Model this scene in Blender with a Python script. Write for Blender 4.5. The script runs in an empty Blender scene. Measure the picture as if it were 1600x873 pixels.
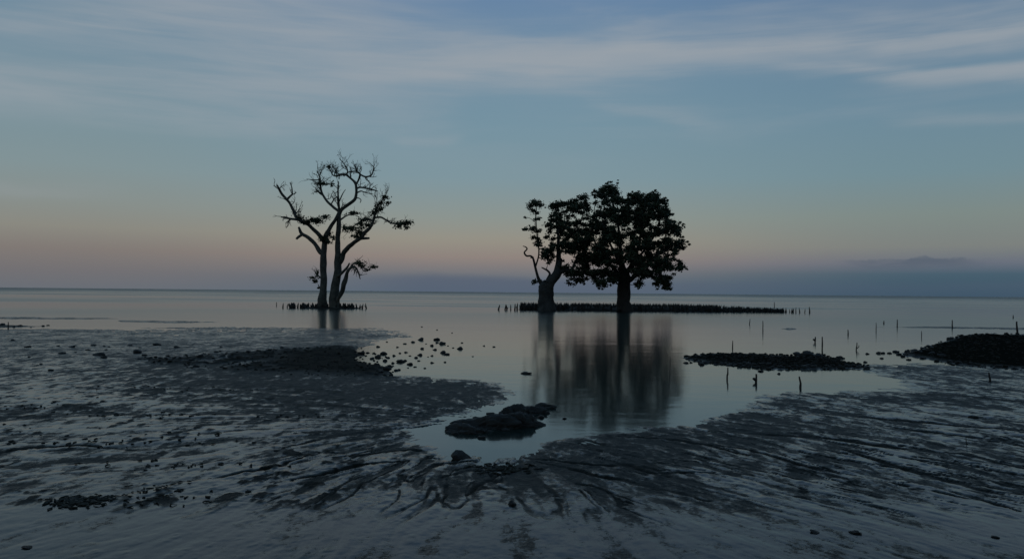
import bpy, math, random
import numpy as np
from mathutils import Vector, Matrix, noise as mnoise

R = math.radians
scene = bpy.context.scene
col = scene.collection
rng = random.Random(7)
nrg = np.random.default_rng(11)

# ------------------------------------------------------------------ camera
W0, H0, FPX = 1600.0, 873.0, 1256.0
CAM_H = 1.5
PITCH = math.atan(20.0 / FPX)
ROLL = math.atan(15.0 / 1600.0)
cp, sp = math.cos(PITCH), math.sin(PITCH)
cr, sr = math.cos(ROLL), math.sin(ROLL)
FWD = Vector((0, cp, sp))
R0, U0 = Vector((1, 0, 0)), Vector((0, -sp, cp))
RGT = R0 * cr + U0 * sr
UP = U0 * cr - R0 * sr
cam = bpy.data.cameras.new('camera')
cam.sensor_width = 36.0
cam.lens = 36.0 * FPX / W0
cam.clip_start = 0.05
cam.clip_end = 100000
cam_o = bpy.data.objects.new('camera', cam)
col.objects.link(cam_o)
m = Matrix((RGT, UP, -FWD)).transposed().to_4x4()
m.translation = (0, 0, CAM_H)
cam_o.matrix_world = m
scene.camera = cam_o
scene.render.resolution_x, scene.render.resolution_y = 1024, 558


def ray(px, py):
    return FWD + RGT * ((px - W0 / 2) / FPX) + UP * ((H0 / 2 - py) / FPX)


def ground(px, py, z=0.0):
    d = ray(px, py)
    t = (z - CAM_H) / d.z
    return Vector((0, 0, CAM_H)) + d * t


def at(px, py, Y):
    d = ray(px, py)
    return Vector((0, 0, CAM_H)) + d * (Y / d.y)


# ------------------------------------------------------------------ sky
def lin(c):
    return tuple(((v / 255) / 12.92 if v / 255 <= .04045 else (((v / 255) + .055) / 1.055) ** 2.4) for v in c)


world = bpy.data.worlds.new('World')
scene.world = world
world.use_nodes = True
wt = world.node_tree
for n in list(wt.nodes):
    wt.nodes.remove(n)
WN, WL = wt.nodes, wt.links


class NB:
    """small helper to write node maths"""

    def __init__(s, tree):
        s.t = tree

    def put(s, sock, v):
        if isinstance(v, bpy.types.NodeSocket):
            s.t.links.new(v, sock)
        else:
            sock.default_value = v

    def m(s, op, a, b=0.0, c=0.0, clamp=False):
        n = s.t.nodes.new('ShaderNodeMath')
        n.operation = op
        n.use_clamp = clamp
        s.put(n.inputs[0], a)
        s.put(n.inputs[1], b)
        s.put(n.inputs[2], c)
        return n.outputs[0]

    def step(s, x, a, b, lo=0.0, hi=1.0):
        n = s.t.nodes.new('ShaderNodeMapRange')
        n.interpolation_type = 'SMOOTHSTEP'
        s.put(n.inputs['Value'], x)
        s.put(n.inputs['From Min'], a)
        s.put(n.inputs['From Max'], b)
        s.put(n.inputs['To Min'], lo)
        s.put(n.inputs['To Max'], hi)
        return n.outputs[0]

    def vec(s, x, y, z=0.0):
        n = s.t.nodes.new('ShaderNodeCombineXYZ')
        s.put(n.inputs[0], x)
        s.put(n.inputs[1], y)
        s.put(n.inputs[2], z)
        return n.outputs[0]

    def noise(s, v, scale, detail=4.0, rough=0.55, dist=0.0):
        n = s.t.nodes.new('ShaderNodeTexNoise')
        s.put(n.inputs['Vector'], v)
        n.inputs['Scale'].default_value = scale
        n.inputs['Detail'].default_value = detail
        n.inputs['Roughness'].default_value = rough
        n.inputs['Distortion'].default_value = dist
        return n.outputs[0]

    def mix(s, f, a, b):
        n = s.t.nodes.new('ShaderNodeMix')
        n.data_type = 'RGBA'
        s.put(n.inputs['Factor'], f)
        s.put(n.inputs[6], a)
        s.put(n.inputs[7], b)
        return n.outputs[2]

    def ramp(s, f, stops):
        n = s.t.nodes.new('ShaderNodeValToRGB')
        e = n.color_ramp.elements
        while len(e) < len(stops):
            e.new(0.5)
        for k, (p, c) in enumerate(stops):
            e[k].position = p
            e[k].color = (*c, 1)
        s.put(n.inputs[0], f)
        return n.outputs[0]


B = NB(wt)
geo = WN.new('ShaderNodeNewGeometry')
sep = WN.new('ShaderNodeSeparateXYZ')
tc = WN.new('ShaderNodeTexCoord')
WL.new(tc.outputs['Generated'], sep.inputs[0])
X, Y, Z = sep.outputs
hlen = B.m('MAXIMUM', B.m('SQRT', B.m('ADD', B.m('MULTIPLY', X, X), B.m('MULTIPLY', Y, Y))), 1e-4)
U = B.m('DIVIDE', X, hlen)                                   # sine of the azimuth: -1 west .. 1 east of the view
V = B.m('MAXIMUM', B.m('DIVIDE', Z, hlen), 0.0)              # tangent of the elevation
VS = B.m('DIVIDE', B.m('ARCTAN2', Z, hlen), R(90))           # 0 horizon .. 1 zenith


def vs(py, hor):                                             # photo row -> elevation coordinate of the ramps
    return math.atan((hor - py) / FPX) / R(90)


def sky_ramp(hor, rows):
    st = [(max(0.0, vs(y, hor)), lin(c)) for y, c in rows]
    st += [(0.42, lin((86, 120, 146))), (1.0, lin((60, 92, 122)))]
    st.sort(key=lambda q: q[0])
    return B.ramp(VS, st)


SKY_L = [(0, (110, 138, 160)), (110, (116, 143, 160)), (200, (122, 147, 158)), (280, (131, 149, 153)),
         (330, (137, 145, 142)), (365, (140, 139, 131)), (395, (130, 123, 119)), (425, (116, 114, 117)), (450, (106, 111, 119))]
SKY_C = [(0, (104, 134, 166)), (110, (112, 143, 164)), (200, (119, 148, 163)), (280, (127, 151, 160)),
         (340, (141, 150, 146)), (375, (150, 146, 135)), (403, (143, 132, 127)), (425, (118, 119, 124)), (436, (101, 110, 121)), (456, (92, 106, 120))]
SKY_R = [(0, (90, 121, 155)), (110, (101, 132, 156)), (200, (109, 139, 157)), (290, (115, 142, 152)),
         (350, (126, 139, 136)), (395, (125, 130, 128)), (418, (104, 112, 126)), (432, (72, 96, 112)), (464, (54, 82, 100))]
cL, cC, cR = sky_ramp(450, SKY_L), sky_ramp(456, SKY_C), sky_ramp(463, SKY_R)
base = B.mix(B.step(U, -0.50, -0.08), cL, cC)
base = B.mix(B.step(U, 0.05, 0.50), base, cR)

# thin cirrus: soft bands along the sky, broken up by stretched noise
nz_wide = B.noise(B.vec(B.m('MULTIPLY', U, 2.2), B.m('MULTIPLY', V, 14.0), 3.7), 1.6, 4.0, 0.55, 0.4)
nz_fine = B.noise(B.vec(B.m('MULTIPLY', U, 3.0), B.m('MULTIPLY', V, 46.0), 9.1), 1.5, 5.0, 0.6, 0.5)
nz_warp = B.m('MULTIPLY', B.m('SUBTRACT', B.noise(B.vec(B.m('MULTIPLY', U, 5.0), B.m('MULTIPLY', V, 10.0), 1.0), 1.0, 3.0), 0.5), 0.05)
VW = B.m('ADD', V, nz_warp)


def uv(px, py):
    d = ray(px, py).normalized()
    h = math.hypot(d.x, d.y)
    return d.x / h, d.z / h


def band(p0, p1, p2, w_up, w_dn, fade, amount, fine):
    """a curved streak through three photo points; widths in photo pixels; fade = (in0, in1, out0, out1) photo columns"""
    (u0, v0), (u1, v1), (u2, v2) = uv(*p0), uv(*p1), uv(*p2)
    A = np.array([[1, u0, u0 * u0], [1, u1, u1 * u1], [1, u2, u2 * u2]])
    a, b, c = np.linalg.solve(A, np.array([v0, v1, v2]))
    vc = B.m('ADD', B.m('MULTIPLY_ADD', U, float(b), float(a)), B.m('MULTIPLY', B.m('MULTIPLY', U, U), float(c)))
    dv = B.m('SUBTRACT', VW, vc)
    up = B.m('DIVIDE', B.m('MAXIMUM', dv, 0.0), w_up / FPX)
    dn = B.m('DIVIDE', B.m('MINIMUM', dv, 0.0), w_dn / FPX)
    q = B.m('ADD', B.m('MULTIPLY', up, up), B.m('MULTIPLY', dn, dn))
    g = B.m('EXPONENT', B.m('MULTIPLY', q, -1.0))
    fu = [uv(x, 100)[0] for x in fade]
    g = B.m('MULTIPLY', g, B.step(U, fu[0], fu[1]))
    g = B.m('MULTIPLY', g, B.step(U, fu[2], fu[3], 1.0, 0.0))
    nz = B.m('ADD', B.m('MULTIPLY', nz_wide, 1.0 - fine), B.m('MULTIPLY', nz_fine, fine))
    g = B.m('MULTIPLY', g, B.step(nz, 0.30, 0.66, 0.10, 1.0))
    return B.m('MULTIPLY', g, amount)


bands = [
    band((850, 96), (1250, 72), (1600, 44), 42, 30, (620, 950, 2300, 3000), 0.9, 0.45),
    band((960, 84), (1250, 72), (1600, 48), 11, 9, (820, 1000, 2300, 3000), 0.8, 0.7),
    band((1280, 108), (1450, 110), (1650, 116), 8, 13, (1120, 1480, 2300, 3000), 1.5, 0.55),
    band((200, -30), (500, 58), (860, 106), 60, 42, (-60, 420, 800, 1150), 1.0, 0.35),
    band((520, 112), (680, 112), (860, 104), 16, 10, (430, 740, 830, 980), 0.8, 0.6),
    band((-100, 128), (220, 158), (500, 192), 48, 30, (-900, -300, 330, 620), 0.85, 0.3),
    band((80, 60), (330, 110), (560, 150), 70, 50, (-50, 260, 480, 760), 0.6, 0.4),
    band((0, 30), (100, 32), (240, 40), 16, 12, (-500, 20, 180, 330), 0.7, 0.5),
    band((900, 150), (1020, 178), (1140, 204), 18, 10, (820, 960, 1060, 1160), 0.32, 0.6),
    band((1380, 188), (1500, 188), (1650, 192), 12, 8, (1350, 1460, 2000, 2600), 0.30, 0.7),
    band((600, 212), (660, 212), (720, 212), 8, 6, (590, 640, 690, 740), 0.25, 0.6),
    band((-100, 288), (60, 294), (200, 306), 12, 10, (-600, -100, 60, 240), 0.25, 0.5),
]
cl = bands[0]
for b_ in bands[1:]:
    cl = B.m('ADD', cl, b_)
gen = B.m('MULTIPLY', B.step(nz_wide, 0.45, 0.8), B.step(V, 0.10, 0.3, 0.0, 0.34))
cl = B.m('SUBTRACT', 1.0, B.m('EXPONENT', B.m('MULTIPLY', B.m('ADD', cl, gen), -1.15)))
skyc = B.mix(B.m('MULTIPLY', cl, 0.95), base, (*lin((158, 165, 172)), 1))

# the low grey-blue cloud bank lying on the horizon
edge = B.m('MULTIPLY', B.m('SUBTRACT', B.noise(B.vec(B.m('MULTIPLY', U, 9.0), B.m('MULTIPLY', V, 30.0), 5.0), 1.0, 4.0), 0.5), 0.016)
VB = B.m('ADD', V, edge)
hump = B.step(B.m('ABSOLUTE', B.m('SUBTRACT', U, uv(690, 430)[0])), 0.0, 0.085, 1.0, 0.0)
bank_top = B.m('ADD', B.m('MULTIPLY', hump, 0.005), 0.0155)
bank = B.m('MULTIPLY', B.step(B.m('SUBTRACT', VB, bank_top), -0.006, 0.006, 1.0, 0.0), B.step(U, uv(500, 430)[0], uv(680, 430)[0]))
bank = B.m('MULTIPLY', bank, B.step(U, 0.02, 0.30, 0.62, 0.30))
skyc = B.mix(bank, skyc, (*lin((84, 96, 116)), 1))
# a small ragged dark cloud above it, on the right
(cu0, cv0) = uv(1425, 407)
cn = B.noise(B.vec(B.m('MULTIPLY', U, 26.0), B.m('MULTIPLY', V, 120.0), 2.0), 1.0, 5.0, 0.65, 0.3)
cn2 = B.noise(B.vec(B.m('MULTIPLY', U, 60.0), B.m('MULTIPLY', V, 60.0), 8.0), 1.0, 4.0, 0.6, 0.2)
du = B.m('DIVIDE', B.m('SUBTRACT', U, cu0), 0.060)
du2 = B.m('DIVIDE', B.m('SUBTRACT', U, uv(1438, 400)[0]), 0.022)
top = B.m('ADD', B.m('MULTIPLY', B.m('EXPONENT', B.m('MULTIPLY', B.m('MULTIPLY', du2, du2), -1.0)), 0.0028), B.m('MULTIPLY', B.m('SUBTRACT', cn2, 0.42), 0.012))
dvv = B.m('SUBTRACT', V, cv0)
cm = B.m('MULTIPLY', B.step(B.m('SUBTRACT', dvv, top), -0.002, 0.0012, 1.0, 0.0), B.step(dvv, -0.016, 0.001))
cm = B.m('MULTIPLY', cm, B.step(B.m('ADD', B.m('ABSOLUTE', du), B.m('MULTIPLY', B.m('SUBTRACT', cn, 0.5), 1.2)), 0.5, 1.25, 1.0, 0.0))
cm = B.m('MULTIPLY', cm, B.step(cn, 0.30, 0.58, 0.45, 1.0))
skyc = B.mix(B.m('MULTIPLY', cm, 0.72), skyc, (*lin((82, 95, 111)), 1))

SUN_EL, SUN_ROT = R(2.0), R(215)
nish = WN.new('ShaderNodeTexSky')
nish.sky_type = 'NISHITA'
nish.sun_disc = False
nish.sun_elevation = SUN_EL
nish.sun_rotation = SUN_ROT
nish.altitude = 2
SKY_STRENGTH = 0.05
scl = WN.new('ShaderNodeMix')
scl.data_type = 'RGBA'
scl.blend_type = 'MULTIPLY'
scl.inputs['Factor'].default_value = 1.0
WL.new(skyc, scl.inputs[6])
scl.inputs[7].default_value = (1 / SKY_STRENGTH,) * 3 + (1,)
mx = B.mix(0.96, nish.outputs[0], scl.outputs[2])
bg = WN.new('ShaderNodeBackground')
WL.new(mx, bg.inputs[0])
bg.inputs[1].default_value = SKY_STRENGTH
wo = WN.new('ShaderNodeOutputWorld')
WL.new(bg.outputs[0], wo.inputs[0])

# the last of the sun, low behind the camera
sun = bpy.data.lights.new('sun', 'SUN')
sun.energy = 0.03
sun.angle = R(25)
sun.color = (1.0, 0.86, 0.74)
sun_o = bpy.data.objects.new('sun', sun)
col.objects.link(sun_o)
sd = Vector((math.sin(SUN_ROT) * math.cos(SUN_EL), math.cos(SUN_ROT) * math.cos(SUN_EL), math.sin(SUN_EL)))
sun_o.rotation_euler = sd.to_track_quat('Z', 'Y').to_euler()
sun_o.location = (-20, -30, 10)

scene.view_settings.view_transform = 'Standard'
scene.view_settings.look = 'None'
scene.view_settings.exposure = 0.0
scene.view_settings.gamma = 1.0
try:
    scene.cycles.use_denoising = True
    scene.cycles.max_bounces = 6
except Exception:
    pass


# ------------------------------------------------------------------ object helpers
def obj(name, mesh, parent=None, **props):
    o = bpy.data.objects.new(name, mesh)
    col.objects.link(o)
    if parent:
        o.parent = parent
    for k, v in props.items():
        o[k] = v
    return o


def pymesh(name, verts, faces, mat=None, smooth=True):
    me = bpy.data.meshes.new(name)
    me.from_pydata([tuple(v) for v in verts], [], faces)
    if smooth:
        me.polygons.foreach_set('use_smooth', [True] * len(me.polygons))
    if mat:
        me.materials.append(mat)
    me.update()
    return me


def material(name):
    mt = bpy.data.materials.new(name)
    mt.use_nodes = True
    t = mt.node_tree
    bs = t.nodes['Principled BSDF']
    return mt, t, bs, NB(t)


def bump(t, h, strength, dist):
    n = t.nodes.new('ShaderNodeBump')
    n.inputs['Strength'].default_value = strength
    n.inputs['Distance'].default_value = dist
    t.links.new(h, n.inputs['Height'])
    return n


# ------------------------------------------------------------------ materials
def mat_simple(name, c0, c1, scale, rough0, rough1, bstr, bdist, detail=6.0, spec=0.5):
    mt, t, bs, b = material(name)
    tcn = t.nodes.new('ShaderNodeTexCoord')
    p = tcn.outputs['Object']
    n1 = b.noise(p, scale, detail, 0.62, 0.3)
    n2 = b.noise(p, scale * 5.3, 4.0, 0.6)
    f = b.step(b.m('ADD', b.m('MULTIPLY', n1, 0.7), b.m('MULTIPLY', n2, 0.3)), 0.35, 0.66)
    t.links.new(b.mix(f, (*c0, 1), (*c1, 1)), bs.inputs['Base Color'])
    t.links.new(b.step(n1, 0.35, 0.65, rough0, rough1), bs.inputs['Roughness'])
    bs.inputs['Specular IOR Level'].default_value = spec
    bp = bump(t, b.m('ADD', n1, b.m('MULTIPLY', n2, 0.4)), bstr, bdist)
    t.links.new(bp.outputs[0], bs.inputs['Normal'])
    return mt


M_BARK = mat_simple('pale_weathered_bark', (0.028, 0.029, 0.025), (0.082, 0.082, 0.070), 2.2, 0.7, 0.9, 0.6, 0.05, spec=0.2)
M_BARK_D = mat_simple('dark_wet_bark', (0.012, 0.012, 0.011), (0.035, 0.032, 0.029), 2.0, 0.65, 0.9, 0.7, 0.06, spec=0.2)
M_BARK_G = mat_simple('grey_trunk_bark', (0.015, 0.016, 0.016), (0.050, 0.051, 0.049), 1.6, 0.65, 0.9, 0.7, 0.06, spec=0.2)
M_ROOT = mat_simple('root_bark', (0.012, 0.012, 0.011), (0.03, 0.028, 0.025), 6.0, 0.5, 0.85, 0.5, 0.02, spec=0.25)
M_ROCK = mat_simple('wet_dark_rock', (0.008, 0.009, 0.009), (0.026, 0.025, 0.023), 7.0, 0.42, 0.85, 0.9, 0.03, spec=0.3)
M_COB = mat_simple('weedy_cobble', (0.010, 0.010, 0.008), (0.026, 0.023, 0.018), 5.0, 0.65, 0.95, 0.8, 0.03, spec=0.12)
M_WOOD = mat_simple('wet_driftwood', (0.012, 0.011, 0.010), (0.035, 0.03, 0.027), 9.0, 0.5, 0.85, 0.6, 0.01, spec=0.25)
M_WEED = mat_simple('seaweed', (0.008, 0.010, 0.008), (0.022, 0.022, 0.015), 14.0, 0.45, 0.8, 0.5, 0.01, spec=0.3)
M_BANK = mat_simple('dark_bank_mud', (0.010, 0.010, 0.009), (0.024, 0.022, 0.019), 1.6, 0.6, 0.95, 0.9, 0.06, spec=0.15)


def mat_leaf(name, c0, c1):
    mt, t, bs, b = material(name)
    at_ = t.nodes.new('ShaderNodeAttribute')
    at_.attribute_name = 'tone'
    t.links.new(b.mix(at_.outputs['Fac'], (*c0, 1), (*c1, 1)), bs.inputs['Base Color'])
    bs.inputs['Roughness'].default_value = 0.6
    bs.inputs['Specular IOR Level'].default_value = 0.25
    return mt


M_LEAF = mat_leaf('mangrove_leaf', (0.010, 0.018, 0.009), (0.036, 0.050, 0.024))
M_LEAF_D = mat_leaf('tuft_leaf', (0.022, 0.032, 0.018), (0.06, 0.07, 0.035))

# sea water
M_SEA, t, bs, b = material('sea_water')
bs.inputs['Base Color'].default_value = (0.010, 0.021, 0.019, 1)
bs.inputs['IOR'].default_value = 1.333
gp = t.nodes.new('ShaderNodeNewGeometry')
sx = t.nodes.new('ShaderNodeSeparateXYZ')
t.links.new(gp.outputs['Position'], sx.inputs[0])
dist = b.m('SQRT', b.m('ADD', b.m('MULTIPLY', sx.outputs[0], sx.outputs[0]), b.m('MULTIPLY', sx.outputs[1], sx.outputs[1])))
pa = b.vec(b.m('MULTIPLY', sx.outputs[0], 0.55), sx.outputs[1], 0.0)
patch = b.noise(b.vec(b.m('MULTIPLY', sx.outputs[0], 0.25), b.m('MULTIPLY', sx.outputs[1], 0.6), 4.0), 0.05, 3.0, 0.6)
rip = b.noise(pa, 2.6, 3.0, 0.5, 0.4)
rip2 = b.noise(pa, 0.5, 3.0, 0.5, 0.2)
hgt = b.m('ADD', b.m('MULTIPLY', rip, 0.010), b.m('MULTIPLY', rip2, 0.034))
calm = b.step(dist, 14.0, 130.0, 0.28, 1.0)
amp = b.m('MULTIPLY', calm, b.step(patch, 0.38, 0.62, 0.35, 1.35))
bp = bump(t, b.m('MULTIPLY', hgt, amp), 0.8, 1.0)
t.links.new(bp.outputs[0], bs.inputs['Normal'])
t.links.new(b.m('ADD', b.step(dist, 6.0, 60.0, 0.09, 0.165), b.m('ADD', b.step(dist, 60.0, 900.0, 0.0, 0.20), b.m('MULTIPLY', b.step(patch, 0.40, 0.60, -0.05, 0.08), b.step(dist, 25.0, 90.0)))), bs.inputs['Roughness'])

# wet mud: the 'film' attribute is how much standing water film covers it
M_MUD, t, bs, b = material('tidal_mud')
fa = t.nodes.new('ShaderNodeAttribute')
fa.attribute_name = 'film'
da = t.nodes.new('ShaderNodeAttribute')
da.attribute_name = 'weed'  # dark matte cover: weed, and the rills drawn in the same tone
gp = t.nodes.new('ShaderNodeNewGeometry')
sx = t.nodes.new('ShaderNodeSeparateXYZ')
t.links.new(gp.outputs['Position'], sx.inputs[0])
P = gp.outputs['Position']
pst = b.vec(sx.outputs[0], b.m('MULTIPLY', sx.outputs[1], 0.7), 0.0)
g0 = b.noise(pst, 4.0, 4.0, 0.6, 0.4)
g1 = b.noise(pst, 13.0, 5.0, 0.68, 0.3)
g2 = b.noise(P, 45.0, 4.0, 0.65)
film = b.m('ADD', fa.outputs['Fac'], b.m('ADD', b.m('ADD', b.m('MULTIPLY', b.m('SUBTRACT', g1, 0.5), 2.0), b.m('MULTIPLY', b.m('SUBTRACT', g0, 0.5), 0.6)), b.m('MULTIPLY', b.m('SUBTRACT', g2, 0.5), 1.2)))
film = b.step(film, -0.40, 1.32)
mudc = b.mix(b.step(g1, 0.3, 0.7), (0.010, 0.0115, 0.011, 1), (0.026, 0.027, 0.024, 1))
mudc = b.mix(film, mudc, (0.009, 0.014, 0.013, 1))
mudc = b.mix(da.outputs['Fac'], mudc, (0.010, 0.011, 0.009, 1))
t.links.new(mudc, bs.inputs['Base Color'])
dry = b.m('SUBTRACT', 1.0, da.outputs['Fac'])
t.links.new(b.step(b.m('MULTIPLY', film, dry), 0.0, 1.0, 0.62, 0.17), bs.inputs['Roughness'])
t.links.new(b.m('MULTIPLY', dry, b.step(film, 0.0, 1.0, 0.17, 0.37)), bs.inputs['Specular IOR Level'])
bs.inputs['IOR'].default_value = 1.36
relief = b.m('MULTIPLY', b.m('ADD', b.m('MULTIPLY', g1, 0.022), b.m('MULTIPLY', g2, 0.007)), b.step(film, 0.0, 0.7, 1.0, 0.03))
bp = bump(t, relief, 0.8, 1.0)
t.links.new(bp.outputs[0], bs.inputs['Normal'])


# ------------------------------------------------------------------ the mudflat
def hash2(ix, iy, seed):
    h = (ix.astype(np.int64) * 374761393 + iy.astype(np.int64) * 668265263 + seed * 1442695041) & 0xffffffff
    h = ((h ^ (h >> 13)) * 1274126177) & 0xffffffff
    h = h ^ (h >> 16)
    return (h & 0xffff) / 65535.0


def vnoise(x, y, seed):
    ix, iy = np.floor(x), np.floor(y)
    fx, fy = x - ix, y - iy
    fx = fx * fx * fx * (fx * (fx * 6 - 15) + 10)
    fy = fy * fy * fy * (fy * (fy * 6 - 15) + 10)
    ix, iy = ix.astype(np.int64), iy.astype(np.int64)
    a, b_ = hash2(ix, iy, seed), hash2(ix + 1, iy, seed)
    c, d = hash2(ix, iy + 1, seed), hash2(ix + 1, iy + 1, seed)
    return (a + (b_ - a) * fx) + ((c + (d - c) * fx) - (a + (b_ - a) * fx)) * fy


def fbm(x, y, seed, octv=4, gain=0.55):
    s, a, tot = 0.0, 1.0, 0.0
    for k in range(octv):
        s = s + a * (vnoise(x * 2 ** k + 17.3 * k, y * 2 ** k - 9.1 * k, seed + k) - 0.5)
        tot += a
        a *= gain
    return s / tot * 2.0


def sstep(x, a, b_):
    q = np.clip((x - a) / (b_ - a), 0, 1)
    return q * q * (3 - 2 * q)


XS = 0.30   # shores run across the view: sideways distance counts less


def sdist(px, py, poly):
    """signed distance, positive inside"""
    P_ = np.array(poly, float)
    ins = np.zeros(px.shape, bool)
    dm = np.full(px.shape, 1e9)
    n = len(P_)
    for i in range(n):
        x0, y0 = P_[i]
        x1, y1 = P_[(i + 1) % n]
        if y0 != y1:
            c = (y0 > py) != (y1 > py)
            ins ^= c & (px < (x1 - x0) * (py - y0) / (y1 - y0) + x0)
        ax, ay, bx, by = x0 * XS, y0, x1 * XS, y1
        ex, ey = bx - ax, by - ay
        L = ex * ex + ey * ey + 1e-9
        tt = np.clip(((px * XS - ax) * ex + (py - ay) * ey) / L, 0, 1)
        dd = (px * XS - ax - tt * ex) ** 2 + (py - ay - tt * ey) ** 2
        dm = np.minimum(dm, dd)
    dm = np.sqrt(dm)
    return np.where(ins, dm, -dm)


MAIN = [(-6000, 518), (-300, 516), (0, 515), (100, 513), (230, 512), (330, 509), (480, 511), (600, 514), (652, 520), (640, 528), (598, 534),
        (545, 548), (560, 566), (600, 577), (610, 586), (700, 591), (770, 599), (808, 611), (802, 622), (770, 634), (735, 647), (690, 658), (652, 672),
        (668, 698), (700, 716), (760, 722), (815, 717), (848, 702), (868, 688), (925, 676), (1000, 670), (1100, 660), (1130, 646), (1165, 634), (1190, 620),
        (1270, 610), (1340, 612), (1425, 607), (1400, 596), (1378, 586), (1345, 577), (1350, 569), (1420, 568), (1500, 570), (1600, 575), (1900, 585),
        (6000, 600), (6000, 9000), (-6000, 9000)]
BARS = [  # poly, height scale, weediness
    ([(1066, 559), (1110, 552), (1180, 553), (1240, 556), (1270, 552), (1292, 557), (1320, 566), (1360, 572), (1300, 577), (1200, 577), (1130, 569), (1080, 563)], 0.95, 1.0),
    ([(1412, 553), (1455, 541), (1500, 525), (1522, 521), (1700, 523), (6000, 530), (6000, 600), (1700, 580), (1600, 577), (1500, 571), (1450, 560)], 2.2, 1.0),
    ([(-6000, 494), (0, 495), (120, 496), (250, 498), (120, 499), (0, 498.5), (-6000, 499)], 0.4, 0.0),
    ([(180, 500), (290, 501), (340, 503), (270, 505), (190, 503)], 0.35, 0.0),
    ([(-500, 506), (20, 507), (75, 510), (20, 512), (-500, 512)], 0.5, 0.6),
    ([(1370, 511), (1450, 509.5), (1600, 512), (2200, 515), (1600, 515), (1450, 512.5)], 0.5, 0.2),
    ([(1216, 513), (1235, 512.5), (1252, 514), (1235, 515.3)], 0.5, 0.3),
]
SPIT = [(215, 562), (300, 557), (400, 552), (440, 546), (520, 541), (560, 543), (600, 558), (614, 574), (608, 588), (520, 589), (430, 586), (340, 580), (240, 571)]


def _r(l):
    return [(800 + a_ / 2, 470 + b_ / 2) for a_, b_ in l]


def _l(l):
    return [(a_ / 2, 470 + b_ / 2) for a_, b_ in l]


RILLS = [(_r([(40, 490), (200, 510), (380, 520), (460, 545), (650, 555)]), .055), (_r([(80, 505), (230, 540), (350, 565), (440, 590), (620, 635)]), .06),
         (_r([(620, 415), (800, 428), (1000, 443), (1170, 470), (1400, 490), (1640, 545)]), .09), (_r([(1050, 480), (1150, 510), (1300, 560), (1450, 600), (1640, 650)]), .07),
         (_r([(900, 352), (1100, 370), (1330, 395), (1640, 420)]), .09), (_r([(1270, 292), (1450, 306), (1640, 330)]), .10), (_r([(600, 460), (760, 480), (900, 520), (1080, 560)]), .05),
         (_r([(1380, 610), (1450, 635), (1600, 680)]), .04), (_r([(300, 420), (480, 440), (640, 470), (760, 500)]), .05), (_r([(1150, 400), (1350, 425), (1640, 460)]), .06),
         (_l([(1260, 508), (1120, 520), (1000, 550), (900, 572)]), .05), (_l([(1560, 520), (1450, 538), (1370, 562)]), .05), (_l([(1490, 500), (1370, 512), (1280, 560)]), .04),
         (_l([(0, 492), (100, 472), (300, 462), (420, 480)]), .06), (_l([(640, 575), (830, 540), (1000, 482)]), .05), (_l([(1300, 410), (1150, 415), (1000, 440), (860, 480)]), .06),
         (_l([(1340, 470), (1200, 480), (1050, 500)]), .05), (_l([(1580, 545), (1500, 575), (1440, 620)]), .035)]


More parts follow.
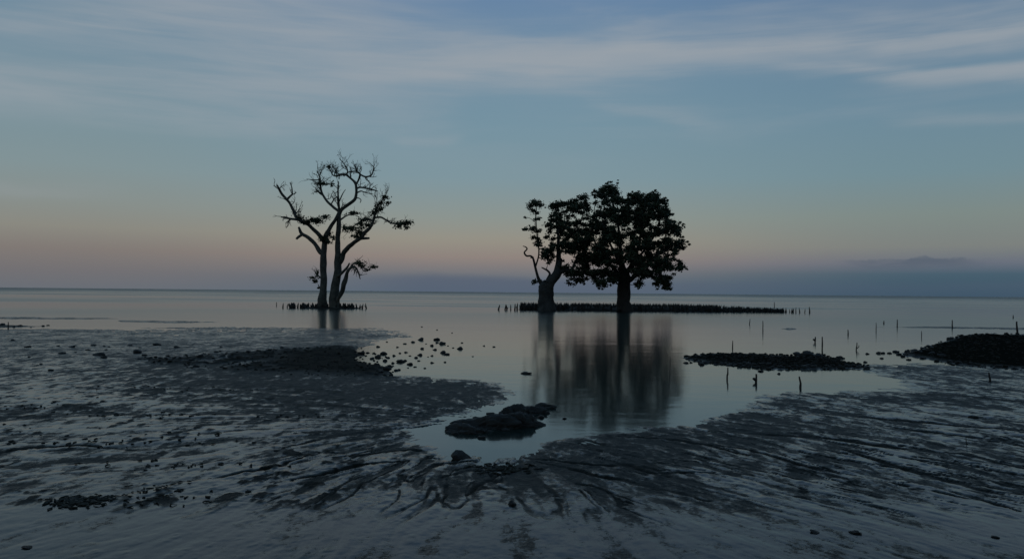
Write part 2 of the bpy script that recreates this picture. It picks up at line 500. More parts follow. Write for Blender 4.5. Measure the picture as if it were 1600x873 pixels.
def field(x, y):
    """height, film and dark matte cover (weed, rills) of the tidal flat at ground points"""
    yy = np.maximum(y, 0.35)
    px = np.clip(800 + FPX * x / yy, -5500, 5500)
    # on this camera's level ground: photo row of the point (pitch and roll included, small angles)
    py = 456.5 + (px - 800) * 0.009375 + FPX * CAM_H / yy
    py = np.clip(py, 440, 8000)
    r = np.hypot(x, y)
    # drainage marks: a fan on the left and below, one slanting direction on the right
    wq = fbm(x * 0.45, y * 0.45, 51, 3)
    dx, dy = x + 0.2, y - 9.6
    th = np.arctan2(dx, -dy) + 0.10 * wq
    rr = np.hypot(dx, dy) + 0.3
    lr = np.log(rr)
    sa_ = 0.85 * x + 0.53 * (y - 9.0) + 0.22 * wq
    ta_ = 0.53 * x - 0.85 * (y - 9.0)
    wr = sstep(x - 0.18 * (9.0 - y), -0.3, 0.9)

    def streak(k, seed, oc, gain=0.6):
        a_ = fbm(th * 4.6 * k, lr * 1.1 * k ** 0.6, seed, oc, gain)
        b_ = fbm(sa_ * 1.5 * k, ta_ * 0.30 * k ** 0.8, seed + 7, oc, gain)
        return a_ * (1 - wr) + b_ * wr
    f1 = streak(1.0, 3, 4)
    f2 = streak(3.1, 13, 4, 0.62)
    f3 = streak(9.0, 29, 3)
    iso = fbm(x * 1.1, y * 0.9, 77, 5, 0.6)
    fin = fbm(x * 4.5, y * 4.0, 91, 4, 0.6)
    fan = sstep(py, 585, 640) * (1 - sstep(r, 14.0, 20.0))
    sd = sdist(px, py, MAIN)
    wob = 5.5 * iso + 5.5 * fin + 8.0 * f2 * fan + 4.0 * f1 * fan + 5.0 * f3 * fan
    wob = wob * (0.35 + 0.65 * sstep(py, 525, 640))
    far = 1 - sstep(py, 520, 560)
    isf = fbm(x * 0.10, y * 0.42, 401, 4, 0.6)
    s = sd + wob * np.exp(-np.abs(sd) / 60.0) + far * 5.0 * isf
    h = np.where(s > 0, (0.045 - 0.022 * far) * (1 - np.exp(-np.maximum(s, 0) / 36.0)) + 0.010 * far * isf, -0.30 * (1 - np.exp(np.minimum(s, 0) / 28.0)))
    inside = sstep(s, 0.0, 10.0)
    # the traced rills
    gr = np.zeros(x.shape)
    gx, gy = x + 0.10 * wq + 0.05 * fin + 0.03 * f3, y + 0.16 * iso + 0.05 * fin
    for line, wdt in RILLS:
        q = [ground(a_, b_) for a_, b_ in line]
        n_ = len(q) - 1
        for i in range(n_):
            ex, ey = q[i + 1].x - q[i].x, q[i + 1].y - q[i].y
            tt = np.clip(((gx - q[i].x) * ex + (gy - q[i].y) * ey) / (ex * ex + ey * ey), 0, 1)
            d2 = np.hypot(gx - q[i].x - tt * ex, gy - q[i].y - tt * ey)
            taper = np.sin(np.pi * np.clip((i + tt) / n_, 0.06, 0.94)) ** 0.6
            gr = np.maximum(gr, 1 - sstep(d2, 0.25 * wdt * taper, wdt * taper))
    gr *= 0.35 + 0.65 * sstep(f2 + 0.6 * fin, -0.35, 0.15)
    riv = (1 - sstep(np.abs(f2 + 0.22 * f1 + 0.12 * fin), 0.01, 0.055)) * sstep(f1 + 0.5 * iso, -0.05, 0.3)
    riv = np.maximum(riv, 0.8 * (1 - sstep(np.abs(f1 - 0.25 * f2), 0.01, 0.05)) * sstep(fin + iso, -0.1, 0.3))
    riv *= fan * sstep(py, 640, 690) * (1 - sstep(py, 770, 850)) * sstep(px, 250, 650) * 0.8
    gr = np.maximum(gr, riv)
    rough_amp = sstep(s, -6.0, 10.0) * (0.012 + 0.012 * np.clip(iso + 0.3, 0, 1))
    h = h + inside * (0.008 * f1 + 0.007 * f2 + 0.005 * f3) * fan * (1 - 0.6 * sstep(py, 740, 840)) + (1 - 0.8 * sstep(py, 740, 830)) * rough_amp * (0.6 * fin + 0.4 * fbm(x * 14, y * 11, 5, 3)) - gr * 0.016 * inside
    # how wet it is
    film = 0.50 + 0.0 * x

    def blob(cx, cy, rx, ry, v):
        return v * np.exp(-((px - cx) / rx) ** 2 - ((py - cy) / ry) ** 2)
    film = film + blob(60, 600, 220, 40, 0.28) + blob(150, 700, 420, 60, 0.30) + blob(200, 850, 500, 70, 0.42) + blob(430, 720, 200, 40, 0.2)
    film = film + blob(520, 620, 260, 28, -0.62) + blob(700, 610, 130, 20, -0.30) + blob(580, 690, 130, 18, -0.25) + blob(350, 585, 250, 22, -0.40)
    film = film + blob(760, 745, 160, 24, -0.38) + blob(960, 715, 140, 34, -0.50) + blob(1150, 670, 190, 28, -0.50) + blob(1400, 625, 240, 14, -0.25)
    film = film + blob(1450, 720, 260, 45, 0.14) + blob(1300, 850, 420, 60, 0.45) + blob(850, 860, 300, 50, 0.25) + blob(900, 780, 130, 30, -0.2) + blob(830, 840, 150, 40, -0.12) + blob(640, 810, 70, 60, 0.35)
    film = film + blob(300, 525, 500, 10, 0.10) + blob(1500, 585, 120, 9, -0.1)
    film = film + 0.17 * sstep(py, 745, 815)
    calm = 0.6 + 0.4 * (1 - sstep(py, 760, 860))
    film = film + calm * fan * (0.40 * f1 + 0.60 * f2 + 0.80 * f3) + 0.25 * iso + 0.45 * fin * (1 - 0.4 * fan)
    mot = fbm(x * 9.0, y * 3.2, 307, 3, 0.65)
    film = film + 0.85 * mot * sstep(py, 520, 600) * (1 - 0.6 * sstep(py, 740, 820))
    film = film + 0.45 * sstep(s, -12.0, -4.0) * sstep(py, 560, 600) * (1 - sstep(s + 3.0 * fin + 4.0 * f3, 0.0, 9.0))
    # fine flecks of weed and lumps on the left flat
    fl = fbm(x * 5.5, y * 3.6, 203, 4, 0.65) + 0.35 * iso
    fleck = sstep(fl, 0.22, 0.52) * sstep(py, 590, 620) * (1 - sstep(px, 500, 760)) * (1 - 0.8 * sstep(py, 770, 830))
    film = film - 1.0 * fleck - 1.2 * gr * inside
    h = h + inside * fleck * 0.008
    weed = 0.55 * fleck + 0.85 * gr * inside  # rills take the same dark matte tone as the weed flecks
    sp_ = sdist(px, py, SPIT) + 7 * iso + 4 * fin
    sm = sstep(sp_, -2.0, 9.0)
    sm = sm * np.clip(sstep(px, 380, 470) + sstep(fbm(x * 1.6, y * 0.7, 511, 4, 0.65) + 0.5 * fin, -0.12, 0.14), 0, 1)
    h = h + sm * (0.012 + 0.025 * np.clip(iso + 0.4, 0, 1) + 0.02 * fin)
    film = film - 0.9 * sm
    weed = np.maximum(weed, sm * 0.9)
    for poly, hs, wd in BARS:
        sb = sdist(px, py, poly) + (2.2 * iso + 1.6 * fin) * (0.5 if hs < 1 else 1.3)
        hb = np.where(sb > 0, 0.05 * hs * (1 - np.exp(-np.maximum(sb, 0) / (3.0 if hs < 1 else 9.0))), -0.3 * (1 - np.exp(np.minimum(sb, 0) / 20.0)))
        q = sstep(sb, 0.0, 3.0)
        hb = hb + q * 0.02 * min(hs, 1.5) * (fin + 0.5 * iso)
        h = np.maximum(h, hb)
        film = film - 0.9 * q * wd
        weed = np.maximum(weed, q * wd)
    # sea bed falls away offshore
    h = np.where(r > 90, np.minimum(h, -0.3), h)
    back = y < 0.35
    h = np.where(back, 0.045 + 0.006 * fin, h)
    return h, np.clip(film, -0.1, 1.2), np.clip(weed, 0, 1)


az_front = np.linspace(-36, 36, 860)
az_side = np.concatenate([np.linspace(36, 180, 90)[1:], np.linspace(-180, -36, 90)[1:-1]])
az = np.radians(np.concatenate([az_front, az_side]))
rows_py = np.concatenate([np.linspace(1700, 430, 60)[:-1], np.linspace(430, 150, 330)[:-1], np.linspace(150, 28, 200)])
rad = np.concatenate([CAM_H * FPX / rows_py, [85, 110, 160, 260]])
RA, AZ = np.meshgrid(rad, az, indexing='ij')
# beyond the near field the depth, not the radius, follows the row spacing
GX, GY = RA * np.sin(AZ), RA * np.cos(AZ)
HZ, FILM, WEED_RILL = field(GX.ravel(), GY.ravel())
nr, na = RA.shape
co = np.column_stack([GX.ravel(), GY.ravel(), HZ])
co = np.vstack([co, [[0, 0, 0.045]]])
FILM = np.append(FILM, 0.5)
WEED_RILL = np.append(WEED_RILL, 0.0)
i0 = (np.arange(nr - 1)[:, None] * na + np.arange(na)[None, :]).ravel()
nxt = np.roll(np.arange(na), -1)
i1 = (np.arange(nr - 1)[:, None] * na + nxt[None, :]).ravel()
quads = np.column_stack([i0, i0 + na, i1 + na, i1])
cen = len(co) - 1
tris = np.column_stack([np.arange(na), nxt, np.full(na, cen)])


def fast_mesh(name, co, quads, tris, mat, attrs=None, smooth=True):
    me = bpy.data.meshes.new(name)
    nq, nt = len(quads), len(tris)
    me.vertices.add(len(co))
    me.vertices.foreach_set('co', np.asarray(co, np.float32).ravel())
    me.loops.add(nq * 4 + nt * 3)
    lv = np.concatenate([np.asarray(quads, np.int32).ravel(), np.asarray(tris, np.int32).ravel()])
    me.loops.foreach_set('vertex_index', lv)
    me.polygons.add(nq + nt)
    st = np.concatenate([np.arange(nq) * 4, nq * 4 + np.arange(nt) * 3]).astype(np.int32)
    me.polygons.foreach_set('loop_start', st)
    me.update(calc_edges=True)
    me.validate()
    if smooth:
        me.polygons.foreach_set('use_smooth', np.ones(nq + nt, bool))
    for k, v in (attrs or {}).items():
        a = me.attributes.new(k, 'FLOAT', 'POINT')
        a.data.foreach_set('value', np.asarray(v, np.float32))
    me.materials.append(mat)
    me.update()
    return me


mud = obj('mudflat', fast_mesh('mudflat', co, quads, tris, M_MUD, {'film': FILM, 'weed': WEED_RILL}), kind='structure', label='dark wet tidal mudflat around the shallow pool')


def height(x, y):
    h, f, w = field(np.array([x], float), np.array([y], float))
    return float(h[0])


def heights(pts):
    a = np.array([(p[0], p[1]) for p in pts], float)
    return field(a[:, 0], a[:, 1])[0]


# the sea: one sheet out to the horizon
sr_ = np.concatenate([np.geomspace(2.0, 60000, 60)])
sa = np.radians(np.linspace(0, 360, 97)[:-1])
SR, SA = np.meshgrid(sr_, sa, indexing='ij')
sco = np.column_stack([(SR * np.sin(SA)).ravel(), (SR * np.cos(SA)).ravel(), np.zeros(SR.size)])
n_a = len(sa)
j0 = (np.arange(len(sr_) - 1)[:, None] * n_a + np.arange(n_a)[None, :]).ravel()
jn = np.roll(np.arange(n_a), -1)
j1 = (np.arange(len(sr_) - 1)[:, None] * n_a + jn[None, :]).ravel()
obj('water', fast_mesh('water', sco, np.column_stack([j0, j0 + n_a, j1 + n_a, j1]), np.zeros((0, 3), int), M_SEA), kind='structure', label='calm shallow sea water reflecting the dusk sky')


# ------------------------------------------------------------------ tubes, leaves, stones
def crom(pts, sub):
    pts = [Vector(p) for p in pts]
    if len(pts) == 2:
        return [pts[0].lerp(pts[1], k / sub) for k in range(sub + 1)]
    out = []
    for i in range(len(pts) - 1):
        p0 = pts[i - 1] if i else pts[0] * 2 - pts[1]
        p1, p2 = pts[i], pts[i + 1]
        p3 = pts[i + 2] if i + 2 < len(pts) else p2 * 2 - p1
        for k in range(sub):
            t_ = k / sub
            out.append(0.5 * ((2 * p1) + (p2 - p0) * t_ + (2 * p0 - 5 * p1 + 4 * p2 - p3) * t_ * t_ + (3 * p1 - p0 - 3 * p2 + p3) * t_ ** 3))
    out.append(pts[-1].copy())
    return out


def interp(vals, n):
    return list(np.interp(np.linspace(0, len(vals) - 1, n), np.arange(len(vals)), vals))


class Mesh:
    def __init__(s):
        s.v, s.f = [], []

    def tube(s, pts, radii, sides=8, sub=4, lump=0.10, gnarl=0.0, seed=0):
        c = crom(pts, sub)
        rs = interp(radii, len(c))
        if gnarl:
            for i in range(1, len(c) - 1):
                q = c[i] * 1.3 + Vector((seed * 3.1, 0, 0))
                c[i] = c[i] + mnoise.noise_vector(q) * gnarl * rs[i]
        base = len(s.v)
        tan = (c[1] - c[0]).normalized()
        nrm = tan.orthogonal().normalized()
        for i, p in enumerate(c):
            tn = (c[min(i + 1, len(c) - 1)] - c[max(i - 1, 0)]).normalized()
            nrm = (nrm - tn * nrm.dot(tn)).normalized()
            bn = tn.cross(nrm)
            for k in range(sides):
                a = 2 * math.pi * k / sides
                d = nrm * math.cos(a) + bn * math.sin(a)
                rr_ = rs[i] * (1 + lump * mnoise.noise(Vector((math.cos(a) * 1.3 + seed, math.sin(a) * 1.3, p.length * 0.8 + i * 0.23))) * 1.6)
                s.v.append(p + d * rr_)
        for i in range(len(c) - 1):
            for k in range(sides):
                k2 = (k + 1) % sides
                s.f.append((base + i * sides + k, base + i * sides + k2, base + (i + 1) * sides + k2, base + (i + 1) * sides + k))
        s.v.append(c[-1] + tan * 0)
        e = len(s.v) - 1
        for k in range(sides):
            s.f.append((base + (len(c) - 1) * sides + k, base + (len(c) - 1) * sides + (k + 1) % sides, e))
        return c, rs

    def build(s, name, mat, parent=None, **props):
        inv = parent.location if parent else Vector((0, 0, 0))
        return obj(name, pymesh(name, [v - inv for v in s.v], s.f, mat), parent, **props)


def leaves_mesh(name, centers, radii, counts, size, mat, parent, seed, droop=0.25, soft=True):
    """many small leaves spread through clump ellipsoids"""
    g = np.random.default_rng(seed)
    P_, T_ = [], []
    for c, r_, n in zip(centers, radii, counts):
        u = g.normal(size=(n, 3))
        u /= np.linalg.norm(u, axis=1)[:, None]
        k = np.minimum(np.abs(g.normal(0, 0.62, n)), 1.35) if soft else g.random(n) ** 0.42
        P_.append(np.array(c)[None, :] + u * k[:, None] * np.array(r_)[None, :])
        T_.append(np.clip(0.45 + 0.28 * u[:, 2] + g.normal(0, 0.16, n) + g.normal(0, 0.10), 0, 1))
    P_ = np.vstack(P_)
    T_ = np.concatenate(T_)
    n = len(P_)
    ax = g.normal(size=(n, 3))
    ax[:, 2] -= droop
    ax /= np.linalg.norm(ax, axis=1)[:, None]
    q = g.normal(size=(n, 3))
    sd_ = np.cross(ax, q)
    sd_ /= np.linalg.norm(sd_, axis=1)[:, None]
    nn = np.cross(ax, sd_)
    L = size * (0.6 + 0.8 * g.random(n))[:, None]
    Wd = L * (0.50 + 0.28 * g.random(n))[:, None]
    a = P_ - ax * L * 0.5
    bq = P_ + sd_ * Wd * 0.5 + nn * L * 0.06
    c = P_ + ax * L * 0.5
    d = P_ - sd_ * Wd * 0.5 + nn * L * 0.06
    cov = np.stack([a, bq, c, d], 1).reshape(-1, 3) - np.array(parent.location)[None, :]
    idx = np.arange(n)[:, None] * 4 + np.array([0, 1, 2, 3])[None, :]
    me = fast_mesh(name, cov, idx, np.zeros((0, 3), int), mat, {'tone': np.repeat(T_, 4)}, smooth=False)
    return obj(name, me, parent, kind='stuff')


def thing(name, label, cat, loc, group=None):
    o = bpy.data.objects.new(name, None)
    o.empty_display_size = 0.3
    col.objects.link(o)
    o.location = loc
    o['label'] = label
    o['category'] = cat
    if group:
        o['group'] = group
    return o


def tag(o, label, cat, group=None):
    o['label'] = label
    o['category'] = cat
    if group:
        o['group'] = group
    return o


# ------------------------------------------------------------------ trees
class Tree:
    """limbs traced as (photo x, photo y, width in photo pixels, depth offset in metres)"""

    def __init__(s, name, label, px, py, bark, cat='tree', bark2=None):
        s.bark2 = bark2 or bark
        s.base = ground(px, py)
        s.Y = s.base.y
        s.k = s.Y / FPX
        s.bark = bark
        s.root = thing(name, label, cat, s.base)
        s.cloud = []          # points twigs can spring from
        s.tw = Mesh()
        s.seed = 0

    def P(s, px, py, dz=0.0):
        return at(px, py, s.Y + dz)

    def limb(s, name, pts, sides=9, gnarl=0.55, sub=4, tips=True):
        s.seed += 1
        dp = [q[3] if len(q) > 3 else None for q in pts]
        last = 0.0
        for i in range(len(dp)):
            if dp[i] is None:
                dp[i] = last
            last = dp[i]
        m_ = Mesh()
        c, rs = m_.tube([s.P(q[0], q[1], dp[i]) for i, q in enumerate(pts)], [q[2] * s.k * (.5 if name == 'trunk' else .5) for q in pts], sides, sub, 0.14, gnarl, s.seed)
        m_.build(name, (s.bark if name == 'trunk' else s.bark2), s.root)
        s.cloud += list(zip(c, rs))
        return c, rs

    def twig(s, p, d, length, r_, depth, spread=0.6, lift=0.15):
        """a crooked twig that forks"""
        n = 4
        pts = [p]
        dd = d.normalized()
        for i in range(n):
            dd = (dd + Vector((rng.gauss(0, .24), rng.gauss(0, .24), rng.gauss(lift * .5, .24)))).normalized()
            pts.append(pts[-1] + dd * length / n)
        s.tw.tube(pts, [r_, r_ * 0.75, r_ * 0.55], 5, 2, 0.05, 0.0, s.seed)
        if depth:
            for q in range(rng.choice((2, 3))):
                i = rng.randint(1, n)
                nd = (dd + Vector((rng.gauss(0, spread), rng.gauss(0, spread), rng.gauss(lift, spread)))).normalized()
                s.twig(pts[i], nd, length * rng.uniform(.45, .75), r_ * 0.62, depth - 1, spread, lift)

    def twigs_on(s, c, rs, n, length, depth=2, lo=0.3, rmax=0.05, lift=0.2):
        for q in range(int(n * 1.0)):
            i = int(len(c) * rng.uniform(lo, 1.0)) - 1
            i = max(1, min(i, len(c) - 2))
            tn = (c[i + 1] - c[i - 1]).normalized()
            sd_ = Vector((rng.gauss(0, 1), rng.gauss(0, 1), rng.gauss(0, 1)))
            sd_ = (sd_ - tn * sd_.dot(tn)).normalized()
            s.twig(c[i], tn * 0.5 + sd_ * 0.8 + Vector((0, 0, lift)), length * rng.uniform(.6, 1.2), min(rs[i] * 0.5, rmax * .8), depth, 0.6, lift)

    def link_twig(s, p, r_=0.035):
        """twig from the nearest limb to a leaf clump"""
        best = min(s.cloud, key=lambda q: (q[0] - p).length + (0.6 if q[0].z > p.z + .2 else 0))
        a = best[0]
        if (a - p).length < 0.15:
            return
        mid = a.lerp(p, 0.5) + Vector((rng.gauss(0, .10), rng.gauss(0, .10), rng.gauss(0.02, .10))) * (a - p).length
        r0 = min(best[1] * 0.7, r_ * (0.7 + 0.35 * (a - p).length))
        c = [a, mid, p]
        s.tw.tube(c, [r0, r0 * 0.7, r0 * 0.35], 5, 4, 0.08, 0.3, s.seed)
        for q in (0.45, 0.7, 0.95):
            k = a.lerp(p, q)
            s.cloud.append((k, r0 * 0.6))

    def finish(s):
        s.tw.build('twig', s.bark2, s.root, kind='stuff')


# --- the bare tree
T = Tree('bare_tree', 'tall nearly leafless grey mangrove with twin trunks and crooked branches, left of the leafy trees', 515, 482, M_BARK)
L_ = T.limb
L_('trunk', [(501, 485, 20, .2), (503.5, 478, 15, .15), (505, 456, 11, 0), (505.5, 429, 10.5), (505, 411, 10.5), (505.5, 394, 9.5), (507.3, 382, 8.5), (509, 370, 7.5), (513, 361, 6.5), (518, 353, 5.5), (524, 343, 5, -.3), (530, 331, 4.5, -.3)], 12, .25)
L_('trunk', [(523, 485, 22, -.2), (522.5, 478, 17, -.15), (523.6, 456, 14, -.1), (526, 434, 12), (528, 411, 11), (528, 394, 9), (527.5, 377, 8.2), (528.7, 365, 7.4), (529, 353, 7), (530, 335, 6)], 12, .25)
L_('branch', [(506, 398, 8, 0), (499.5, 394, 7, .1), (492.6, 384, 6.5, .4), (482, 372, 6, .7), (473, 365, 5.5, .9), (468.6, 359, 4.5, 1.0), (466.5, 355, 3.5)], 8)
L_('branch', [(473, 365, 5, .9), (468, 369, 4.5, .8), (463, 373.7, 3.5, .7)], 7)
c, r_ = L_('branch', [(508, 378, 7, 0), (499.6, 369, 6.5, -.2), (495, 363.6, 6, -.4), (484.5, 353, 5.5, -.8), (472.5, 345.7, 5.5, -1.1), (462, 338, 5, -1.3), (458.4, 328, 4.5, -1.2), (451.7, 316, 4, -1.1), (441.3, 304, 4, -1.3), (436, 295, 3.5, -1.5), (433, 289, 2.2, -1.6)], 8)
T.twigs_on(c, r_, 10, 0.9, 2, .35)
c, r_ = L_('branch', [(449, 311, 3.4, -1.1), (454, 306, 3, -1.3), (456.5, 303, 2.6, -1.4), (455.4, 292, 1.8, -1.5), (453, 285, 1.0)], 7)
T.twigs_on(c, r_, 4, 0.6, 1)
c, r_ = L_('branch', [(469, 343.5, 4.2, -1.2), (454.7, 342, 3.4, -1.5), (446, 340, 3, -1.6), (439, 339, 1.8, -1.8)], 7)
T.twigs_on(c, r_, 6, 0.6, 1, .4, lift=-.1)
# top crown, left fork
c, r_ = L_('branch', [(531, 333, 5, -.1), (527, 329, 4.5, .2), (517, 320, 4, .8), (508, 311.5, 3.8, 1.2), (503, 302.5, 3.6, 1.4), (501, 292, 3, 1.4), (500, 278.7, 2.4, 1.3), (495.6, 267, 1.2, 1.2)], 8)
T.twigs_on(c, r_, 14, 0.9, 2, .4)
c, r_ = L_('branch', [(504, 303, 3, 1.4), (496.4, 298.8, 2.4, 1.6), (493, 294, 1.2, 1.7)], 6)
T.twigs_on(c, r_, 4, .6, 1)
c, r_ = L_('branch', [(500, 281, 2, 1.3), (490, 281, 1.6, 1.6), (479, 280, 0.9, 1.8)], 6)
T.twigs_on(c, r_, 4, .7, 1)
c, r_ = L_('branch', [(530, 332, 4.6, -.1), (529.5, 322, 4, -.3), (529, 310, 3.4, -.6), (528.4, 299.6, 2.6, -.7), (529, 283, 1.4, -.8)], 7)
T.twigs_on(c, r_, 9, 0.8, 2, .2)
L_('branch', [(529.3, 316, 2.4, -.4), (535, 304, 1.8, -.1), (540, 296, 1.0, 0)], 6)
L_('branch', [(517, 320, 2, .8), (522, 311, 1.8, .4), (527, 307, 1.4, .1)], 6)
# top crown, right fork
c, r_ = L_('branch', [(530, 335, 5.5, 0), (534, 328.5, 5.2, -.1), (540.8, 323, 5, -.3), (552.8, 313, 4.8, -.6), (556, 305, 4.4, -.7), (557, 295, 4, -.8), (555.7, 287.7, 3.8, -.8), (549.8, 280, 3.4, -.6), (539.4, 272.8, 3.2, -.3), (533, 273, 2.8, 0), (526, 275, 2.6, .2), (520, 273.5, 2, .5), (517, 268, 1.6, .6), (512.8, 259.4, 1.0, .8)], 8)
T.twigs_on(c, r_, 20, 0.8, 2, .5)
c, r_ = L_('branch', [(556, 289, 3, -.8), (561.7, 277, 3, -1.1), (562.4, 271, 2.8, -1.2), (557, 268, 2.4, -1.2), (556.5, 262, 2, -1.1), (556.5, 255, 1.0, -1)], 7)
T.twigs_on(c, r_, 8, 0.7, 2)
c, r_ = L_('branch', [(541, 273, 2.6, -.3), (543, 268, 2.4, -.4), (539.4, 259, 1.8, -.3), (530.4, 248, 1.0, 0)], 7)
T.twigs_on(c, r_, 7, 0.7, 2)
c, r_ = L_('branch', [(557, 268, 2.2, -1.2), (550, 268, 2, -1.0), (545, 269, 2, -.6)], 6)
c, r_ = L_('branch', [(562, 272, 2.6, -1.2), (570.6, 276.5, 2.6, -1.5), (579.6, 274, 2.4, -1.8), (583, 265, 1.4, -1.9), (584, 260, .8, -2)], 7)
T.twigs_on(c, r_, 10, 0.7, 2)
L_('branch', [(571, 277, 2, -1.5), (573, 281, 1.8, -1.4), (577.5, 283.5, 1.2, -1.4)], 6)
c, r_ = L_('branch', [(557, 294.5, 3, -.8), (564.7, 293, 2.6, -1.2), (579.6, 295.8, 2.4, -1.9), (590, 298.8, 1.6, -2.3)], 7)
T.twigs_on(c, r_, 9, 0.6, 1, .3)
c, r_ = L_('branch', [(556, 303, 2.4, -.7), (564, 298.5, 2, -.2), (571, 301, 1.6, .2), (583, 303, 0.8, .6)], 6)
T.twigs_on(c, r_, 4, .5, 1)
L_('branch', [(555, 309, 2, -.7), (561, 310, 1.6, -1.1), (564, 313, 1.4, -1.2), (562.5, 317, .9, -1.2)], 6)
# the right-hand limb
c, r_ = L_('branch', [(529, 412, 9, 0), (533.5, 404.7, 8.5, -.2), (537, 396, 7.5, -.4), (544, 385.8, 7, -.9), (552.8, 379, 6.5, -1.4), (561, 373, 6, -1.8), (569, 365, 5.2, -2.1), (578, 356, 4.6, -2.4), (583, 346, 4, -2.5), (584.8, 338, 3.6, -2.6), (588.5, 325, 2.8, -2.8), (594.5, 316, 2.2, -3), (603.4, 306, 1.2, -3.2)], 8)
T.twigs_on(c, r_, 16, 0.9, 2, .55)
L_('branch', [(561, 374, 5, -1.8), (569, 372.5, 4.6, -1.9), (576.8, 372, 3.2, -2.0)], 7)
c, r_ = L_('branch', [(584.5, 340, 3, -2.6), (594.5, 339.8, 3, -2.9), (603.4, 344, 2.6, -3.2), (612.3, 348.7, 2.4, -3.5), (625, 350, 1.6, -3.7), (640, 350, .8, -3.9)], 7)
T.twigs_on(c, r_, 8, 0.7, 1, .4)
c, r_ = L_('branch', [(583, 345, 2.8, -2.5), (572, 342.8, 2.6, -2.1), (561.7, 347, 2.2, -1.7), (548, 356, 1.6, -1.2), (536, 358, 1, -.8)], 7)
T.twigs_on(c, r_, 8, 0.8, 2, .2)
c, r_ = L_('branch', [(530, 345, 3, 0), (540, 338, 2.4, .6), (552, 334, 1.6, 1.2), (562, 333, .8, 1.5)], 6)
T.twigs_on(c, r_, 5, .6, 1)
# low limb on the right, twig tufts on the left
c, r_ = L_('branch', [(528, 470, 6, -.6), (531.5, 461, 6, -.9), (535.6, 451, 7, -1.1), (538.5, 441, 8, -1.2), (542.5, 427, 5, -1.4), (549, 416.7, 4, -1.6), (556, 418, 3, -1.8), (560, 426, 2.2, -1.8), (563, 436, 1.2, -1.8)], 8)
T.twigs_on(c, r_, 6, 0.7, 1, .6, lift=-.1)
L_('branch', [(528, 432, 5, -.3), (532, 428.7, 4.6, -.6), (540.7, 420, 4, -1.0), (546, 411, 2.4, -1.2)], 7)
c, r_ = L_('branch', [(549, 416, 3, -1.6), (554, 411, 2.4, -1.7), (562, 413, 2, -1.8), (567, 422, 1.6, -1.9), (572, 424, 1.4, -2.0), (578, 419, 1.2, -2.2), (586, 416, .8, -2.4)], 6)
T.twigs_on(c, r_, 10, .6, 1, .2)
c, r_ = L_('branch', [(504, 437, 3, 0), (498, 431, 2.4, .3), (493, 427, 1.4, .6), (492, 420, .8, .6)], 6)
T.twigs_on(c, r_, 6, .6, 1, .2)
L_('branch', [(504, 450, 2.4, 0), (499, 448, 1.8, .3), (497, 444, 1, .4)], 6)
tufts = [(490, 344, 12, 5, -1.2, 90), (498, 345, 9, 6, -1, 80), (508, 339, 8, 4, -.6, 60), (480, 347, 9, 5, -1.1, 60), (468, 340, 8, 4, -1.3, 36), (460, 334, 5, 3, -1.2, 14),
         (505, 287, 12, 3.2, 1.3, 50), (518, 288, 4, 5, 1.0, 18), (514, 260, 6, 4, .8, 22), (497, 287, 8, 2, 1.5, 18),
         (506, 373, 9, 6, -.3, 110), (513, 378, 6, 4, -.5, 40), (515, 365, 5, 7, .4, 40),
         (552, 333, 10, 3.2, 1.0, 70), (571, 343, 13, 3, -2.1, 60), (564, 350, 7, 8, -1.8, 80), (550, 357, 11, 6, -1.3, 100), (538, 356, 6, 7, -.8, 55), (563, 364, 9, 8, -1.9, 110), (556, 370, 8, 4, -1.5, 40), (574, 352, 8, 6, -2.3, 40),
         (588, 327, 6, 7, -2.8, 50), (583, 333, 6, 5, -2.6, 36), (595, 317, 7, 5, -3, 44), (602, 308, 7, 4.5, -3.2, 50), (606, 317, 6, 3, -3.2, 20), (594, 327, 7, 6, -2.9, 20),
         (628, 349.5, 14, 4.0, -3.7, 130), (637, 347, 9, 3, -3.9, 50), (623, 354, 7, 3, -3.6, 30), (636, 356, 5, 2.5, -3.8, 20),
         (561, 411, 9, 4, -1.8, 50), (584, 417, 6, 3.6, -2.4, 40), (573, 421, 6, 3, -2, 14), (566, 415, 7, 4, -1.9, 26),
         (489, 434, 7, 3, .5, 30), (492, 439, 6, 3.5, .5, 28), (496, 426, 3, 4, .4, 16), (498, 450, 3, 2, .4, 10), (521, 372, 3, 5, -.3, 20)]
cs, rs_, ns = [], [], []
for (px, py, rx, ry, dz, n) in tufts:
    cs.append(T.P(px, py, dz))
    rs_.append((rx * T.k, max(rx, ry) * T.k * .8, ry * T.k))
    ns.append(int(n * 1.7))
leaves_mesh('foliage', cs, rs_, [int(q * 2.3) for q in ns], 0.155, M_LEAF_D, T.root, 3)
T.finish()
BARE = T


def crown_clumps(tree, poly, gaps, n, rmin, rmax, depth, seed, cx, halfw, sx=3.797, ox=770, oy=270):
    """leaf clumps filling a traced outline, as deep as the crown is round; traced in a magnified photo crop"""
    g = random.Random(seed)
    P_ = np.array(poly, float)
    out = []
    x0, y0 = P_.min(0)
    x1, y1 = P_.max(0)
    tries = 0
    while len(out) < n and tries < n * 60:
        tries += 1
        x, y = g.uniform(x0, x1), g.uniform(y0, y1)
        s_ = sdist_iso(x, y, P_)
        r_ = g.uniform(rmin, rmax)
        if s_ < r_ * 0.75:
            if s_ < rmin * 0.45:
                continue
            r_ = max(rmin * .6, s_)
        if any((x - a) ** 2 + (y - b_) ** 2 < (q + r_ * 0.8) ** 2 for a, b_, q in gaps):
            continue
        e = 1 - min(1, abs(x - cx) / halfw) ** 2
        dz = g.uniform(-1, 1) * depth * math.sqrt(max(e, 0.12))
        out.append((ox + x / sx, oy + y / sx, r_ / sx, dz))
    return out


